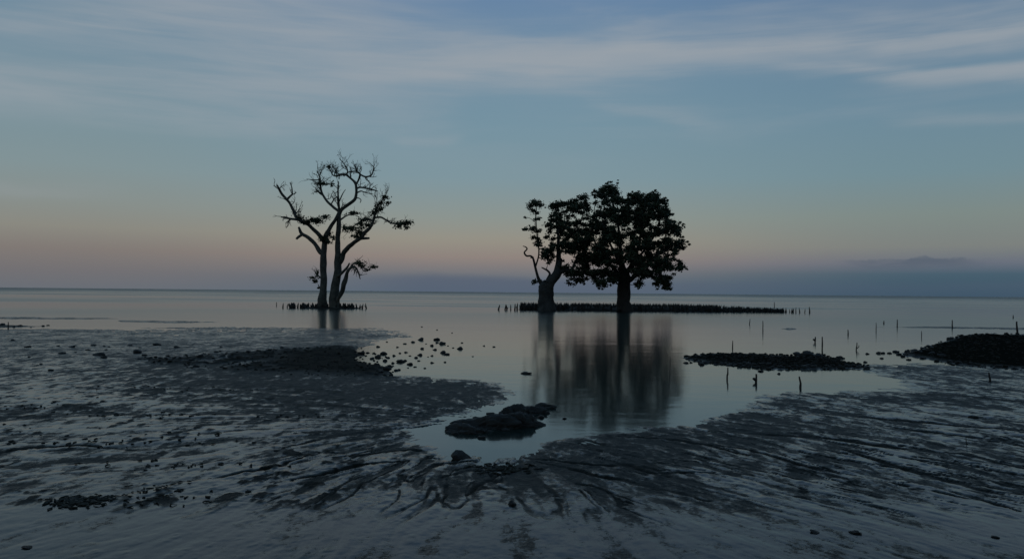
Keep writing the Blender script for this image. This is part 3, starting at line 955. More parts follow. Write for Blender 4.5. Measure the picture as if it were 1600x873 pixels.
def sdist_iso(x, y, P_):
    n = len(P_)
    ins = False
    dm = 1e18
    for i in range(n):
        x0, y0 = P_[i]
        x1, y1 = P_[(i + 1) % n]
        if (y0 > y) != (y1 > y) and x < (x1 - x0) * (y - y0) / (y1 - y0) + x0:
            ins = not ins
        ex, ey = x1 - x0, y1 - y0
        t_ = max(0, min(1, ((x - x0) * ex + (y - y0) * ey) / (ex * ex + ey * ey + 1e-9)))
        dm = min(dm, (x - x0 - t_ * ex) ** 2 + (y - y0 - t_ * ey) ** 2)
    dm = math.sqrt(dm)
    return dm if ins else -dm


def fill(tree, clumps, per, size, seed, zf=0.75):
    cs, rs_, ns = [], [], []
    for (px, py, r_, dz) in clumps:
        p = tree.P(px, py, dz)
        cs.append(p)
        rad_ = r_ * tree.k
        rs_.append((rad_ * 1.3, rad_ * 1.2, rad_ * zf * 1.15))
        ns.append(max(8, int(per * (rad_ / 0.45) ** 1.8 * rng.uniform(.55, 1.45))))
    order = sorted(range(len(cs)), key=lambda i: min((q[0] - cs[i]).length for q in tree.cloud))
    for i in order:
        tree.link_twig(cs[i], 0.045)
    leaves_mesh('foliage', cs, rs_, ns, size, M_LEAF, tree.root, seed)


def cpx(pts):
    """crop coordinates -> photo"""
    return [(770 + q[0] / 3.797, 270 + q[1] / 3.797, q[2] / 3.797) + tuple(q[3:]) for q in pts]


# --- the smaller leafy tree with the stout stump
T2 = Tree('leaning_tree', 'open leafy mangrove with a stout pale stump, left of the bigger round tree', 853, 486, M_BARK_G, bark2=M_BARK_D)
L_ = lambda n, p, s=9, g=.35: T2.limb(n, cpx([(q[0], q[1], q[2] * (1.0 if n == 'trunk' else .78)) + tuple(q[3:]) for q in p]), s, g)
L_('trunk', [(318, 815, 118, 0), (318, 785, 100), (317, 740, 90), (316, 700, 92), (315, 676, 84), (318, 655, 66), (322, 640, 30)], 16, .1)
L_('trunk', [(322, 690, 62, -.2), (342, 655, 58, -.3), (366, 618, 56, -.4), (385, 585, 48, -.4), (392, 545, 38, -.2), (390, 500, 30, 0), (388, 450, 24, .2), (388, 380, 18, .4), (380, 310, 14, .5), (372, 240, 9, .6), (380, 190, 4, .7)], 12, .3)
L_('branch', [(372, 612, 46, -.4), (405, 588, 38, -.5), (450, 578, 30, -.6), (500, 584, 22, -.7), (550, 594, 12, -.9)], 9)
L_('branch', [(300, 690, 34, .2), (282, 650, 28, .3), (262, 602, 20, .5), (248, 545, 18, .6), (238, 505, 16, .7), (222, 492, 15, .8), (200, 492, 14, .8), (187, 472, 13, .8), (203, 452, 11, .8), (196, 440, 9, .8), (178, 434, 5, .8)], 8)
L_('branch', [(312, 665, 26, -.1), (330, 622, 22, -.1), (338, 598, 18, 0), (322, 578, 15, .1), (300, 566, 12, .2), (288, 560, 7, .2)], 8)
L_('branch', [(252, 560, 14, .5), (270, 500, 12, .4), (272, 440, 12, .4), (264, 380, 10, .5), (258, 320, 9, .6), (256, 250, 7, .7), (258, 195, 3, .7)], 7)
L_('branch', [(384, 470, 16, .1), (405, 415, 14, -.4), (440, 380, 12, -.8), (490, 330, 10, -1.2), (530, 260, 8, -1.5), (540, 180, 4, -1.7)], 7)
L_('branch', [(386, 400, 12, .3), (420, 340, 10, .9), (450, 270, 8, 1.2), (468, 200, 4, 1.3)], 7)
L_('branch', [(262, 350, 7, .5), (235, 340, 5, .7), (195, 335, 3, .9)], 6)
L_('branch', [(258, 300, 6, .6), (225, 272, 4, .5), (192, 262, 2.4, .4)], 6)
L_('branch', [(430, 574, 24, -.6), (470, 600, 14, -1.2), (500, 640, 8, -1.5)], 7)
L_('branch', [(470, 575, 22, -.7), (500, 500, 16, -.2), (520, 420, 12, .3), (530, 340, 7, .6)], 7)
base_cl = [(255, 185, 30), (225, 195, 22), (285, 190, 22), (250, 175, 22), (240, 225, 22), (262, 240, 18), (270, 272, 16), (252, 280, 12), (192, 264, 9), (202, 333, 16), (185, 338, 10), (238, 330, 22), (268, 345, 18), (245, 382, 18),
           (270, 410, 20), (258, 425, 16), (322, 380, 14), (310, 386, 10), (370, 190, 28), (350, 205, 18), (405, 185, 26), (430, 182, 18), (380, 225, 26), (350, 255, 24), (370, 280, 26), (330, 310, 24), (365, 320, 24), (400, 290, 28), (425, 300, 22), (340, 335, 12),
           (460, 180, 26), (490, 165, 28), (530, 150, 28), (548, 140, 20), (550, 180, 26), (510, 200, 28), (475, 220, 24), (560, 215, 22), (525, 240, 22), (470, 255, 16), (455, 300, 20), (490, 300, 20), (560, 270, 16), (520, 300, 12),
           (330, 460, 26), (305, 475, 20), (350, 480, 24), (320, 505, 24), (295, 500, 14), (345, 515, 14), (330, 535, 14), (405, 430, 18), (430, 400, 18), (450, 445, 22), (470, 420, 18), (440, 470, 18), (470, 360, 18), (500, 370, 24), (530, 350, 22), (510, 410, 24), (545, 400, 24), (500, 455, 22),
           (440, 330, 16), (415, 345, 12), (400, 560, 18), (440, 560, 18), (470, 590, 22), (500, 560, 22), (520, 600, 24), (540, 560, 24), (470, 630, 20), (505, 640, 20), (450, 655, 16), (480, 660, 14), (530, 640, 18), (440, 640, 10), (540, 655, 10), (430, 600, 14),
           (245, 640, 12), (255, 650, 10), (240, 655, 8), (520, 520, 22), (345, 455, 22), (320, 485, 22), (300, 455, 16), (360, 500, 20), (410, 520, 18), (420, 445, 18), (415, 565, 20), (355, 395, 16), (340, 350, 20), (405, 330, 18), (275, 430, 16), (262, 390, 14), (470, 345, 22), (495, 395, 24), (455, 380, 16), (540, 310, 22), (525, 440, 26), (480, 470, 24), (545, 440, 26), (550, 530, 26), (490, 530, 22), (440, 545, 16), (500, 500, 24), (400, 250, 22), (430, 230, 22), (445, 270, 18), (350, 440, 16), (360, 425, 14), (415, 465, 14), (525, 200, 26), (500, 230, 22), (560, 250, 20), (545, 480, 24), (520, 485, 18), (395, 470, 12), (232, 500, 6), (285, 640, 6)]
g_ = random.Random(5)
fill(T2, [(770 + x / 3.797, 270 + y / 3.797, q / 3.797, g_.uniform(-1.6, 1.6)) for x, y, q in base_cl] + crown_clumps(T2, [(335, 190), (380, 168), (430, 172), (480, 158), (540, 138), (575, 180), (580, 300), (565, 420), (570, 640), (500, 662), (440, 645), (425, 600), (440, 560), (500, 545), (500, 480), (440, 480), (400, 440), (300, 520), (285, 470), (340, 420), (375, 340), (315, 325), (350, 250)],
     [(540, 300, 11), (520, 255, 6), (425, 235, 8), (485, 272, 7), (465, 520, 20), (412, 385, 9), (400, 470, 8), (300, 330, 10), (560, 330, 7), (470, 400, 6)], 150, 11, 24, 2.6, 12, 470, 140), 360, 0.16, 21)
T2.finish()

# --- the big round tree
T3 = Tree('round_tree', 'large dense round-crowned dark mangrove, rightmost of the trees on the low bank', 973, 486.5, M_BARK_D)
L_ = lambda n, p, s=9, g=.35: T3.limb(n, cpx([(q[0], q[1], q[2] * (1.0 if n == 'trunk' else .62)) + tuple(q[3:]) for q in p]), s, g)
L_('trunk', [(772, 835, 118, 0), (773, 800, 92), (775, 760, 76), (775, 710, 74), (780, 660, 78), (782, 630, 76), (780, 600, 60), (772, 560, 34, .2), (762, 500, 25, .4), (755, 420, 19, .6), (745, 320, 14, .8), (720, 220, 15, 1), (700, 120, 8, 1.1), (690, 70, 4, 1.1)], 14, .2)
L_('branch', [(765, 640, 50, .2), (740, 600, 42, .6), (700, 545, 34, 1.2), (650, 490, 28, 1.8), (610, 420, 20, 2.2), (590, 340, 14, 2.5), (600, 240, 9, 2.6), (610, 150, 4, 2.6)], 9)
L_('branch', [(795, 650, 52, -.2), (840, 612, 42, -.7), (890, 560, 34, -1.3), (950, 510, 28, -1.9), (1020, 460, 20, -2.3), (1090, 420, 12, -2.5), (1140, 410, 5, -2.6)], 9)
L_('branch', [(790, 600, 44, -.3), (825, 540, 34, -.9), (860, 440, 28, -1.3), (885, 330, 20, -1.5), (900, 220, 13, -1.6), (905, 130, 5, -1.6)], 9)
L_('branch', [(770, 590, 34, -.6), (745, 520, 26, -1.6), (700, 430, 20, -2.4), (660, 330, 14, -2.9), (640, 220, 8, -3)], 8)
L_('branch', [(800, 590, 36, .4), (850, 520, 28, 1.4), (920, 430, 22, 2.2), (980, 330, 15, 2.7), (1000, 220, 8, 2.9), (990, 150, 4, 2.9)], 8)
L_('branch', [(905, 560, 20, -1.6), (960, 600, 14, -2.0), (1010, 620, 9, -2.2), (1050, 660, 4, -2.3)], 7)
L_('branch', [(870, 580, 20, -1.1), (930, 580, 16, -.6), (990, 600, 12, -.2), (1030, 650, 7, 0), (1045, 690, 3, 0)], 7)
L_('branch', [(735, 595, 22, .6), (690, 590, 16, .2), (640, 610, 12, -.2), (610, 640, 6, -.4)], 7)
L_('branch', [(1000, 475, 16, -2.2), (1060, 490, 12, -1.8), (1105, 530, 8, -1.6), (1145, 565, 3, -1.5)], 7)
L_('branch', [(960, 500, 18, -1.9), (1010, 400, 12, -1.2), (1060, 320, 8, -.8), (1110, 300, 3, -.6)], 7)
L_('branch', [(640, 480, 16, 1.8), (590, 500, 12, 1.2), (560, 540, 8, .8), (550, 590, 3, .6)], 7)
CROWN = [(690, 52), (720, 70), (742, 90), (760, 130), (772, 152), (795, 148), (800, 120), (830, 105), (870, 104), (905, 125), (930, 118), (965, 103), (985, 125), (985, 150), (1020, 145), (1040, 170), (1045, 215), (1068, 240),
         (1070, 280), (1110, 285), (1135, 298), (1120, 322), (1110, 345), (1125, 385), (1160, 400), (1168, 425), (1140, 445), (1130, 470), (1095, 480), (1080, 500), (1110, 515), (1150, 545), (1145, 575), (1110, 590), (1075, 570), (1060, 590), (1062, 650), (1052, 700),
         (1030, 695), (1000, 680), (965, 685), (945, 660), (940, 630), (915, 615), (890, 640), (885, 680), (850, 685), (835, 650), (850, 620), (800, 585), (765, 595), (745, 640), (720, 670), (700, 655), (680, 675), (645, 695), (610, 670), (590, 640), (560, 610),
         (530, 600), (520, 540), (510, 480), (520, 400), (540, 340), (565, 300), (580, 250), (610, 225), (585, 190), (605, 165), (580, 120), (605, 100), (640, 90), (660, 70)]
GAPS = [(962, 290, 12), (1000, 285, 12), (910, 335, 10), (967, 392, 17), (1000, 390, 8), (770, 440, 15), (805, 408, 14), (597, 416, 13), (822, 318, 10), (718, 432, 10), (803, 558, 18), (790, 350, 8), (860, 370, 8), (745, 330, 7), (690, 300, 7), (640, 345, 8),
        (1040, 375, 9), (1075, 390, 10), (1010, 600, 8), (930, 570, 7), (1085, 540, 9), (590, 560, 12), (570, 620, 8), (680, 630, 8), (720, 190, 6), (840, 210, 6), (890, 480, 8), (960, 470, 9), (1045, 470, 9), (630, 270, 8), (565, 450, 7), (650, 560, 8), (710, 500, 6), (615, 200, 6), (1000, 200, 6)]
cl3 = crown_clumps(T3, CROWN, [(a, b_, q * .7) for a, b_, q in GAPS], 960, 11, 28, 5.0, 8, 830, 330)
sprigs = [(738, 62, 7), (742, 45, 5), (700, 55, 10), (680, 62, 10), (602, 105, 10), (588, 118, 8), (965, 105, 9), (945, 115, 9), (1025, 150, 9), (1035, 165, 7), (1128, 305, 9), (1138, 322, 6), (1105, 295, 12), (1155, 410, 9), (1162, 425, 8), (1140, 440, 9), (1130, 380, 8), (1135, 560, 12), (1150, 570, 7), (1110, 525, 12), (1095, 520, 10),
          (1050, 690, 9), (1035, 695, 7), (1005, 685, 9), (975, 688, 8), (865, 688, 7), (855, 670, 10), (650, 690, 9), (630, 685, 9), (700, 668, 8), (735, 655, 9), (1068, 245, 8), (1078, 300, 10)]
for x_, y_, q_ in ((1000, 620, 20), (1030, 640, 20), (1045, 665, 16), (1010, 655, 18), (980, 655, 16), (1050, 620, 16), (1055, 690, 12), (985, 630, 18), (1020, 685, 14), (1090, 570, 12), (1070, 600, 14), (955, 620, 16),
                   (640, 640, 18), (660, 665, 16), (615, 640, 16), (690, 640, 16), (720, 620, 16), (580, 600, 16), (545, 585, 18), (870, 640, 16), (890, 610, 18), (855, 660, 12)):
    cl3.append((770 + x_ / 3.797, 270 + y_ / 3.797, q_ / 3.797, (x_ * 7 % 10) * .3 - 1.5))
g_ = random.Random(9)
cl3 += [(770 + x / 3.797, 270 + y / 3.797, q / 3.797, g_.uniform(-1, 1)) for x, y, q in sprigs]
fill(T3, cl3, 310, 0.16, 33)
T3.finish()


# ------------------------------------------------------------------ the low banks under the trees
def bank(name, label, pts_front, y_mid, x_half, y_half, zmax, seed, nx=90, ny=26):
    cx, cy = pts_front
    v, f = [], []
    for i in range(nx + 1):
        for j in range(ny + 1):
            a, b_ = -1 + 2 * i / nx, -1 + 2 * j / ny
            x, y = cx + a * x_half, cy + b_ * y_half
            n1 = mnoise.fractal(Vector((x * .45, y * .6, seed)), 1.0, 2.0, 4)
            n2 = mnoise.noise(Vector((x * 2.1, y * 2.4, seed + 3)))
            e = 1 - (abs(a) ** 2.4 + abs(b_) ** 2) + 0.22 * n1
            z = zmax * (1 - math.exp(-max(e, 0) * 3)) + (0.05 * n2 if e > 0 else 0)
            if e <= 0:
                z = max(-0.35, e * 0.8)
            v.append(Vector((x, y, z)))
    for i in range(nx):
        for j in range(ny):
            k = i * (ny + 1) + j
            f.append((k, k + ny + 1, k + ny + 2, k + 1))
    return obj(name, pymesh(name, v, f, M_BANK), kind='structure', label=label)


YB = ground(966, 486).y
bx0, bx1 = at(806, 486, YB).x, at(1175, 486, YB).x
bank('mud_bank', 'long low dark mud bank under the two leafy trees', ((bx0 + bx1) / 2, YB + 3.2), 0, (bx1 - bx0) / 2, 3.4, 0.40, 4)
bank('root_mound', 'small mud mound around the foot of the bare tree', (BARE.base.x, BARE.base.y + .6), 0, 2.6, 1.7, 0.13, 9, 40, 24)


# breathing roots
def root_mesh(seed):
    g = random.Random(seed)
    m_ = Mesh()
    hgt_ = 1.0
    bx, by = g.uniform(-.10, .10), g.uniform(-.10, .10)
    m_.tube([(0, 0, -.25), (bx * .3, by * .3, .3), (bx, by, .7), (bx * 1.3, by * 1.3, hgt_)], [.115, .10, .075, .028], 7, 3, .12, 0.0, seed)
    if g.random() < .45:   # a fork
        m_.tube([(bx * .3, by * .3, .2), (g.choice((-1, 1)) * .16, by, .45), (g.choice((-1, 1)) * .19, by * 1.5, g.uniform(.6, .85))], [.06, .055, .02], 6, 2, .1, 0.0, seed + 50)
    return pymesh('aerial_root', m_.v, m_.f, M_ROOT)


ROOTS = [root_mesh(k) for k in range(9)]


def aerial_root(x, y, hgt_, label, group, z=0.0, fat=1.0):
    o = obj('aerial_root', ROOTS[rng.randrange(9)])
    o.location = (x, y, z)
    w = hgt_ * rng.uniform(.85, 1.25) * fat
    o.scale = (w, w, hgt_)
    o.rotation_euler = (rng.gauss(0, .06), rng.gauss(0, .06), rng.uniform(0, 6.28))
    tag(o, label, 'aerial root', group)
    return o


YT = BARE.base.y
for i in range(78):
    px = rng.uniform(452, 556)
    if rng.random() < .95:
        aerial_root(at(px, 480, YT).x, YT + rng.uniform(-.6, .8), rng.uniform(.34, .52), 'dark aerial root in the fringe ' + ('left of' if px < 498 else 'right of' if px > 530 else 'at the foot of') + ' the bare twin-trunked tree', 'aerial roots around the bare tree', -.02, 1.8)
for px, hh in ((443, .45), (449, .38), (567, .46), (572, .5), (561, .4)):
    aerial_root(at(px, 480, YT).x, YT + rng.uniform(-.3, .3), hh, 'outlying aerial root at the ' + ('left' if px < 500 else 'right') + ' end of the bare tree fringe', 'outlying aerial roots of the bare tree', -.02, 1.25)
for px, hh in ((778.5, .48), (789, .52), (792, .45), (798, .5), (804.5, .58), (808, .62)):
    aerial_root(at(px, 486, YB).x, YB + rng.uniform(-.2, .3), hh, 'aerial root standing in open water just off the left end of the long bank', 'aerial roots off the left end of the bank', -.02, 1.2)
for i in range(120):
    px = rng.uniform(812, 1130)
    aerial_root(at(px, 486, YB).x, YB + rng.uniform(-.35, 1.0), rng.uniform(.40, .60), 'aerial root in the long bank front row, ' + ('left of the stout pale stump' if px < 838 else 'before the stout pale stump' if px < 870 else 'between the two leafy trunks' if px < 955 else 'before the round tree trunk' if px < 993 else 'just right of the round tree trunk' if px < 1060 else 'toward its right end'), 'aerial roots along the front of the bank', 0, 1.1)
for i in range(74):
    px = 1112 + 130 * rng.random() ** 1.15
    aerial_root(at(px, 486, YB).x, YB + rng.uniform(-.3, 2.6), rng.uniform(.26, .46), 'aerial root in the thinning right end of the bank row, ' + ('nearer the trees' if px < 1170 else 'toward its sparse tip'), 'aerial roots at the right end of the bank', -.02, 1.1)
for px, hh in ((1238, .42), (1244, .5), (1250, .46), (1258, .4), (1266, .55)):
    aerial_root(at(px, 486.5, YB).x, YB + rng.uniform(-.2, .2), hh, 'outermost aerial root standing apart at the right tip of the row', 'outermost aerial roots on the right', -.02, .9)
mr = Mesh()
gg = random.Random(77)
for i in range(1560):   # the mass behind the front row
    ppx = gg.uniform(812, 1135) if i < 1300 else 1120 + 110 * gg.random() ** 1.5
    x = at(ppx, 486, YB).x
    tail = max(0.0, min(1.0, (ppx - 1100) / 130))
    y = YB + gg.uniform(.6, 6.2 - 4.2 * tail)
    hh = gg.uniform(.46, .70) * (1 - .42 * tail)
    q = len(mr.v)
    r0 = gg.uniform(.045, .085)
    lx, ly = gg.gauss(0, .05), gg.gauss(0, .05)
    for (z_, k) in ((-.05, 1), (hh * .6, .75)):
        for s_ in range(4):
            a = s_ * math.pi / 2 + i
            mr.v.append(Vector((x + lx * z_ + math.cos(a) * r0 * k, y + ly * z_ + math.sin(a) * r0 * k, z_)))
    mr.v.append(Vector((x + lx * 1.4, y + ly * 1.4, hh)))
    for s_ in range(4):
        s2 = (s_ + 1) % 4
        mr.f.append((q + s_, q + s2, q + 4 + s2, q + 4 + s_))
        mr.f.append((q + 4 + s_, q + 4 + s2, q + 8))
o = mr.build('aerial_root_thicket', M_ROOT, None, kind='stuff')
o['label'] = 'dense thicket of dark aerial roots covering the long bank'


# ------------------------------------------------------------------ stones
def stone_mesh(name, seed, mat, flat=0.6, sub=3, amp=0.28, crags=False):
    import bmesh
    bm = bmesh.new()
    bmesh.ops.create_icosphere(bm, subdivisions=sub, radius=0.5)
    off = Vector((seed * 7.7, seed * 3.1, 0))
    for v in bm.verts:
        d = v.co.normalized()
        n = mnoise.noise(d * 1.3 + off) * amp * 1.4 + mnoise.noise(d * 3.1 + off) * amp * .5 + mnoise.noise(d * 7 + off) * amp * .22
        if crags:
            q = Vector((d.x * 1.0, d.y, d.z))
            n += (mnoise.ridged_multi_fractal(q * 3.2 + off, 0.9, 2.1, 5, 1.0, 2.0) - 1.0) * 0.13 + mnoise.noise(q * 19 + off) * .05 + mnoise.noise(q * 40 + off) * .025
        # planed faces
        f = 1.0
        for k in range(5):
            ax = mnoise.random_unit_vector() if False else Vector((math.sin(seed * 1.7 + k * 2.1), math.cos(seed * 2.3 + k * 1.3), math.sin(seed + k * 4.1))).normalized()
            dd = d.dot(ax)
            if dd > 0.72:
                f = min(f, 0.72 / dd)
        v.co = d * (0.5 * f * (1 + n))
        v.co.z *= flat
    me = bpy.data.meshes.new(name)
    bm.to_mesh(me)
    bm.free()
    me.polygons.foreach_set('use_smooth', [True] * len(me.polygons))
    me.materials.append(mat)
    return me


STONES = [stone_mesh('stone', k, M_ROCK, 0.62 if k % 2 else .5, 2, .30) for k in range(10)]


def stone_at(px, py, wpx, label, group=None, name='stone', hr=None, cat='stone'):
    p = ground(px, py)
    z = max(0.0, height(p.x, p.y))
    k = p.y / FPX
    w = wpx * k
    o = obj(name, STONES[rng.randrange(10)])
    o.location = (p.x, p.y, z + w * .06)
    hr = hr or rng.uniform(.75, 1.15)
    o.scale = (w, w * rng.uniform(.8, 1.3), w * hr)
    o.rotation_euler = (rng.gauss(0, .12), rng.gauss(0, .12), rng.uniform(0, 6.28))
    tag(o, label, cat, group)
    return o


def c4(l):
    return [(400 + x / 3.2, 470 + y / 3.2, w / 3.2 * 2) for x, y, w in l]


def c3(l):
    return [(x / 3.2, 470 + y / 3.2, w / 3.2 * 2) for x, y, w in l]


POOL_ST = c4([(825, 195, 16), (905, 195, 13), (930, 215, 13), (1020, 240, 11), (1030, 210, 5), (785, 207, 10), (745, 215, 10), (708, 232, 7), (880, 225, 9), (895, 245, 9), (830, 240, 10), (935, 260, 11), (955, 268, 11), (820, 272, 13),
              (800, 285, 8), (750, 258, 9), (720, 262, 8), (640, 265, 18), (610, 280, 15), (725, 305, 16), (745, 300, 10), (770, 318, 12), (880, 310, 10), (945, 307, 9), (795, 330, 8), (845, 337, 8), (685, 312, 10), (700, 348, 10), (655, 350, 16), (625, 365, 10),
              (655, 205, 6), (610, 230, 8), (530, 265, 12), (500, 275, 8), (560, 260, 10), (880, 275, 6), (860, 280, 5), (590, 262, 8), (645, 300, 12), (668, 330, 10), (640, 335, 12), (600, 372, 9), (675, 372, 10), (960, 225, 5), (985, 235, 5), (850, 215, 5),
              (690, 275, 7), (660, 285, 9), (580, 290, 10), (760, 335, 6), (815, 300, 5), (905, 210, 7), (770, 275, 5), (715, 345, 7)])
for px, py, w in POOL_ST:
    stone_at(px, py, w * rng.uniform(.9, 1.5), 'small dark stone among those scattered in the shallow water off the dark spit', 'stones scattered off the tip of the spit')
for px, py, w in c4([(1190, 230, 8), (1085, 278, 6), (1140, 225, 6), (905, 145, 5), (830, 130, 5), (980, 160, 4)]):
    stone_at(px, py, w, 'tiny stone showing in open water well out from the spit stones', 'tiny stones in the open water')
FLAT_ST = c3([(65, 200, 11), (140, 235, 17), (310, 270, 15), (360, 237, 15), (378, 262, 6), (440, 250, 11), (465, 228, 14), (520, 230, 8), (530, 250, 9), (520, 292, 15), (545, 235, 8), (650, 228, 14), (700, 238, 8), (885, 238, 15),
              (720, 280, 16), (700, 300, 14), (750, 300, 13), (800, 300, 15), (830, 298, 11), (1000, 295, 16), (960, 305, 13), (870, 300, 10), (1080, 262, 11), (1100, 258, 8), (1105, 235, 8), (1240, 265, 13), (1300, 262, 10), (1350, 260, 11), (1410, 240, 12),
              (1030, 320, 14), (980, 340, 14), (205, 325, 8), (185, 330, 6), (290, 230, 8), (145, 290, 8), (900, 300, 9), (1150, 290, 12), (1200, 285, 11), (1180, 315, 13), (1260, 300, 12), (1330, 290, 12), (1400, 275, 12), (1450, 265, 12), (1500, 245, 11), (1540, 240, 12)])
for px, py, w in FLAT_ST:
    stone_at(px, py, w, 'dark weedy lump in the broken row along the back of the left mudflat', 'dark lumps along the back of the left mudflat')
stone_at(155, 557, 17, 'large dark lump, biggest of the left part of the lump row', None, hr=.8)
stone_at(245, 540, 14, 'dark lump lying highest up the left mudflat, apart from the row', None, hr=.8)
stone_at(214, 553, 14, 'pointed dark lump at the left start of the dark spit', None, hr=1.2)
stone_at(79, 582, 9, 'lone dark lump on the shiny mud below the left lump row')
stone_at(182, 653.5, 9, 'lone small black stone on the wet left mudflat')
for px, py, w in c3([(20, 641, 9), (120, 643, 9), (150, 660, 6), (335, 696, 11), (100, 680, 5), (205, 690, 6), (160, 700, 5), (60, 690, 5), (500, 660, 6), (730, 690, 8)]):
    stone_at(px, py, w, 'little dark stone half sunk in the shiny mud at the left', 'little stones on the shiny left mud')
for px, py, w in c3([(12, 122, 12), (100, 127, 12), (155, 133, 5), (215, 127, 9), (240, 123, 8), (70, 132, 8)]):
    stone_at(px, py, w, 'small dark stone in the gleaming shallows at the far left edge', 'stones in the shallows at the far left')
# foreground stones, each its own
stone_at(822, 583.5, 14, 'flat dark stone alone in the pool near the tree reflection', None, hr=.55)
stone_at(720, 716, 36, 'rounded dark stone at the near end of the pool', None, hr=1.0)
stone_at(800, 797, 15, 'lone black stone on the mud at the bottom centre', None, hr=1.1)
stone_at(1520, 656, 17, 'dark stone on the streaked mud near the right edge', None, hr=.9)
stone_at(1272, 842, 17, 'left one of two flat black lumps on the near right mud', None, hr=.45)
stone_at(1336, 843, 17, 'right one of two flat black lumps on the near right mud', None, hr=.42)
stone_at(1556, 851, 13, 'small flat lump in the bottom right corner of the mud', None, hr=.4)
stone_at(43, 868, 15, 'small flat lump in the bottom left corner of the mud', None, hr=.4)
stone_at(388, 777, 8, 'tiny dark stone on smooth mud between the seaweed heap and the pool')
stone_at(882, 654, 7, 'tiny stone in the pool right of the rock heap')
stone_at(870, 782, 6, 'tiny stone on the mud right of the bottom centre stone')

# the heap of rocks in the pool
BIG = [stone_mesh('rock', 40 + k, M_ROCK, .55, 5, .36, True) for k in range(5)]


def big_rock(mesh, px, py, wpx, dpx, hpx, rz, label, z=-.02):
    p = ground(px, py)
    k = p.y / FPX
    o = obj('rock', mesh)
    o.location = (p.x, p.y, z)
    o.scale = (wpx * k, dpx * k, hpx * k / .55)
    o.rotation_euler = (0, 0, rz)
    tag(o, label, 'rock')
    return o


big_rock(BIG[0], 768, 667, 126, 56, 38, .06, 'long low rock in the pool, largest of the rock heap', -.03)
big_rock(BIG[1], 734, 674, 84, 46, 27, -.2, 'low left end rock of the heap in the pool', -.03)
big_rock(BIG[2], 803, 656, 46, 36, 40, .3, 'knobbly upright boulder on top of the rock heap', .03)
big_rock(BIG[3], 812, 664, 70, 44, 40, .1, 'right shoulder rock of the heap in the pool', -.02)
big_rock(BIG[4], 834, 645, 48, 40, 26, .5, 'flat rock trailing off behind the heap', -.03)
big_rock(BIG[1], 856, 636, 40, 36, 15, .2, 'farthest low slab tailing away from the rock heap', -.02)
for px, py, w in ((745, 655, 16), (770, 650, 18), (786, 646, 15), (790, 672, 14), (752, 684, 13), (712, 678, 12), (822, 640, 13), (845, 652, 12)):
    stone_at(px, py, w, 'small stone piled against the rocks of the heap in the pool', 'small stones around the rock heap')


# cobbles: countless on the bars, single ones along their edges
def cobbles(name, label, poly, n, s0, s1, seed):
    g = np.random.default_rng(seed)
    P_ = np.array(poly, float)
    x0, y0 = P_.min(0)
    x1, y1 = P_.max(0)
    x0, x1 = max(x0, -300), min(x1, 1900)
    bx, by = g.uniform(x0, x1, n * 4), g.uniform(y0, y1, n * 4)
    ok = sdist(bx, by, poly) > -1.5
    bx, by = bx[ok][:n], by[ok][:n]
    pts = [ground(a, b_) for a, b_ in zip(bx, by)]
    hs = heights(pts)
    m_ = Mesh()
    import bmesh
    bm = bmesh.new()
    bmesh.ops.create_icosphere(bm, subdivisions=1, radius=0.5)
    tv = [v.co.copy() for v in bm.verts]
    tf = [tuple(v.index for v in f.verts) for f in bm.faces]
    bm.free()
    for i, p in enumerate(pts):
        k = p.y / FPX
        w = g.uniform(s0, s1) * k * (1.6 if g.random() < .1 else 1)
        q = len(m_.v)
        o3 = Vector((i * 1.37, 0, seed))
        ca, sa_ = math.cos(i * 2.4), math.sin(i * 2.4)
        for v in tv:
            d = v * (1 + .5 * mnoise.noise(v * 2.2 + o3))
            d = Vector((d.x * 1.2 * ca - d.y * sa_, d.x * sa_ * 1.2 + d.y * ca, d.z * .62))
            m_.v.append(Vector((p.x, p.y, max(0, hs[i]) + w * .08)) + d * w)
        m_.f += [tuple(a + q for a in f) for f in tf]
    o_ = obj(name, pymesh(name, m_.v, m_.f, M_COB), kind='stuff', label=label)
    return o_


cobbles('cobbles', 'dark weedy cobbles packed on the long low rock bar', BARS[0][0], 900, 2.2, 5.5, 1)
cobbles('cobbles', 'dark cobbles covering the high right-hand bank', BARS[1][0], 1600, 2.0, 5.0, 2)
cobbles('cobbles', 'dark weedy rubble covering the left spit', SPIT, 420, 1.2, 4.6, 3)
for i in range(34):
    t_ = i / 33
    px = 1072 + 280 * t_ + rng.gauss(0, 3)
    stone_at(px, 565 + 13 * t_ ** .8 + rng.uniform(-1, 3) - (3 if t_ > .8 else 0), rng.uniform(6, 12), 'dark stone on the near water edge of the long low rock bar', 'stones along the near edge of the rock bar')
for px, py, w in ((1247, 555, 16), (1262, 555, 17), (1278, 558, 12), (1312, 559, 11), (1316, 560, 8), (1355, 553, 7), (1372, 552, 8), (1090, 558, 9), (1078, 560, 7)):
    stone_at(px, py, w, 'dark stone at the far edge and tip of the long rock bar', 'stones at the far edge of the rock bar')
for px, py, w in ((1390, 552, 9), (1400, 550, 11), (1404, 554, 8), (1418, 550, 10), (1428, 548, 11), (1436, 553, 12), (1444, 545, 9), (1450, 541, 8), (1456, 555, 11), (1466, 539, 10), (1472, 560, 11), (1484, 566, 10), (1484, 531, 10), (1498, 568, 12), (1518, 570, 9),
                  (1380, 552, 7), (1410, 557, 7), (1442, 560, 9), (1536, 573, 9), (1560, 574, 11), (1586, 577, 10), (1420, 562, 8), (1352, 566, 7), (1378, 560, 6)):
    stone_at(px, py, w, 'dark stone spilling from the tip of the high right bank', 'stones at the tip of the right bank')
stone_at(1189, 580, 9, 'stone in the water just below the long rock bar', None)
stone_at(1217, 584, 6, 'tiny stone in the water below the long rock bar', None)


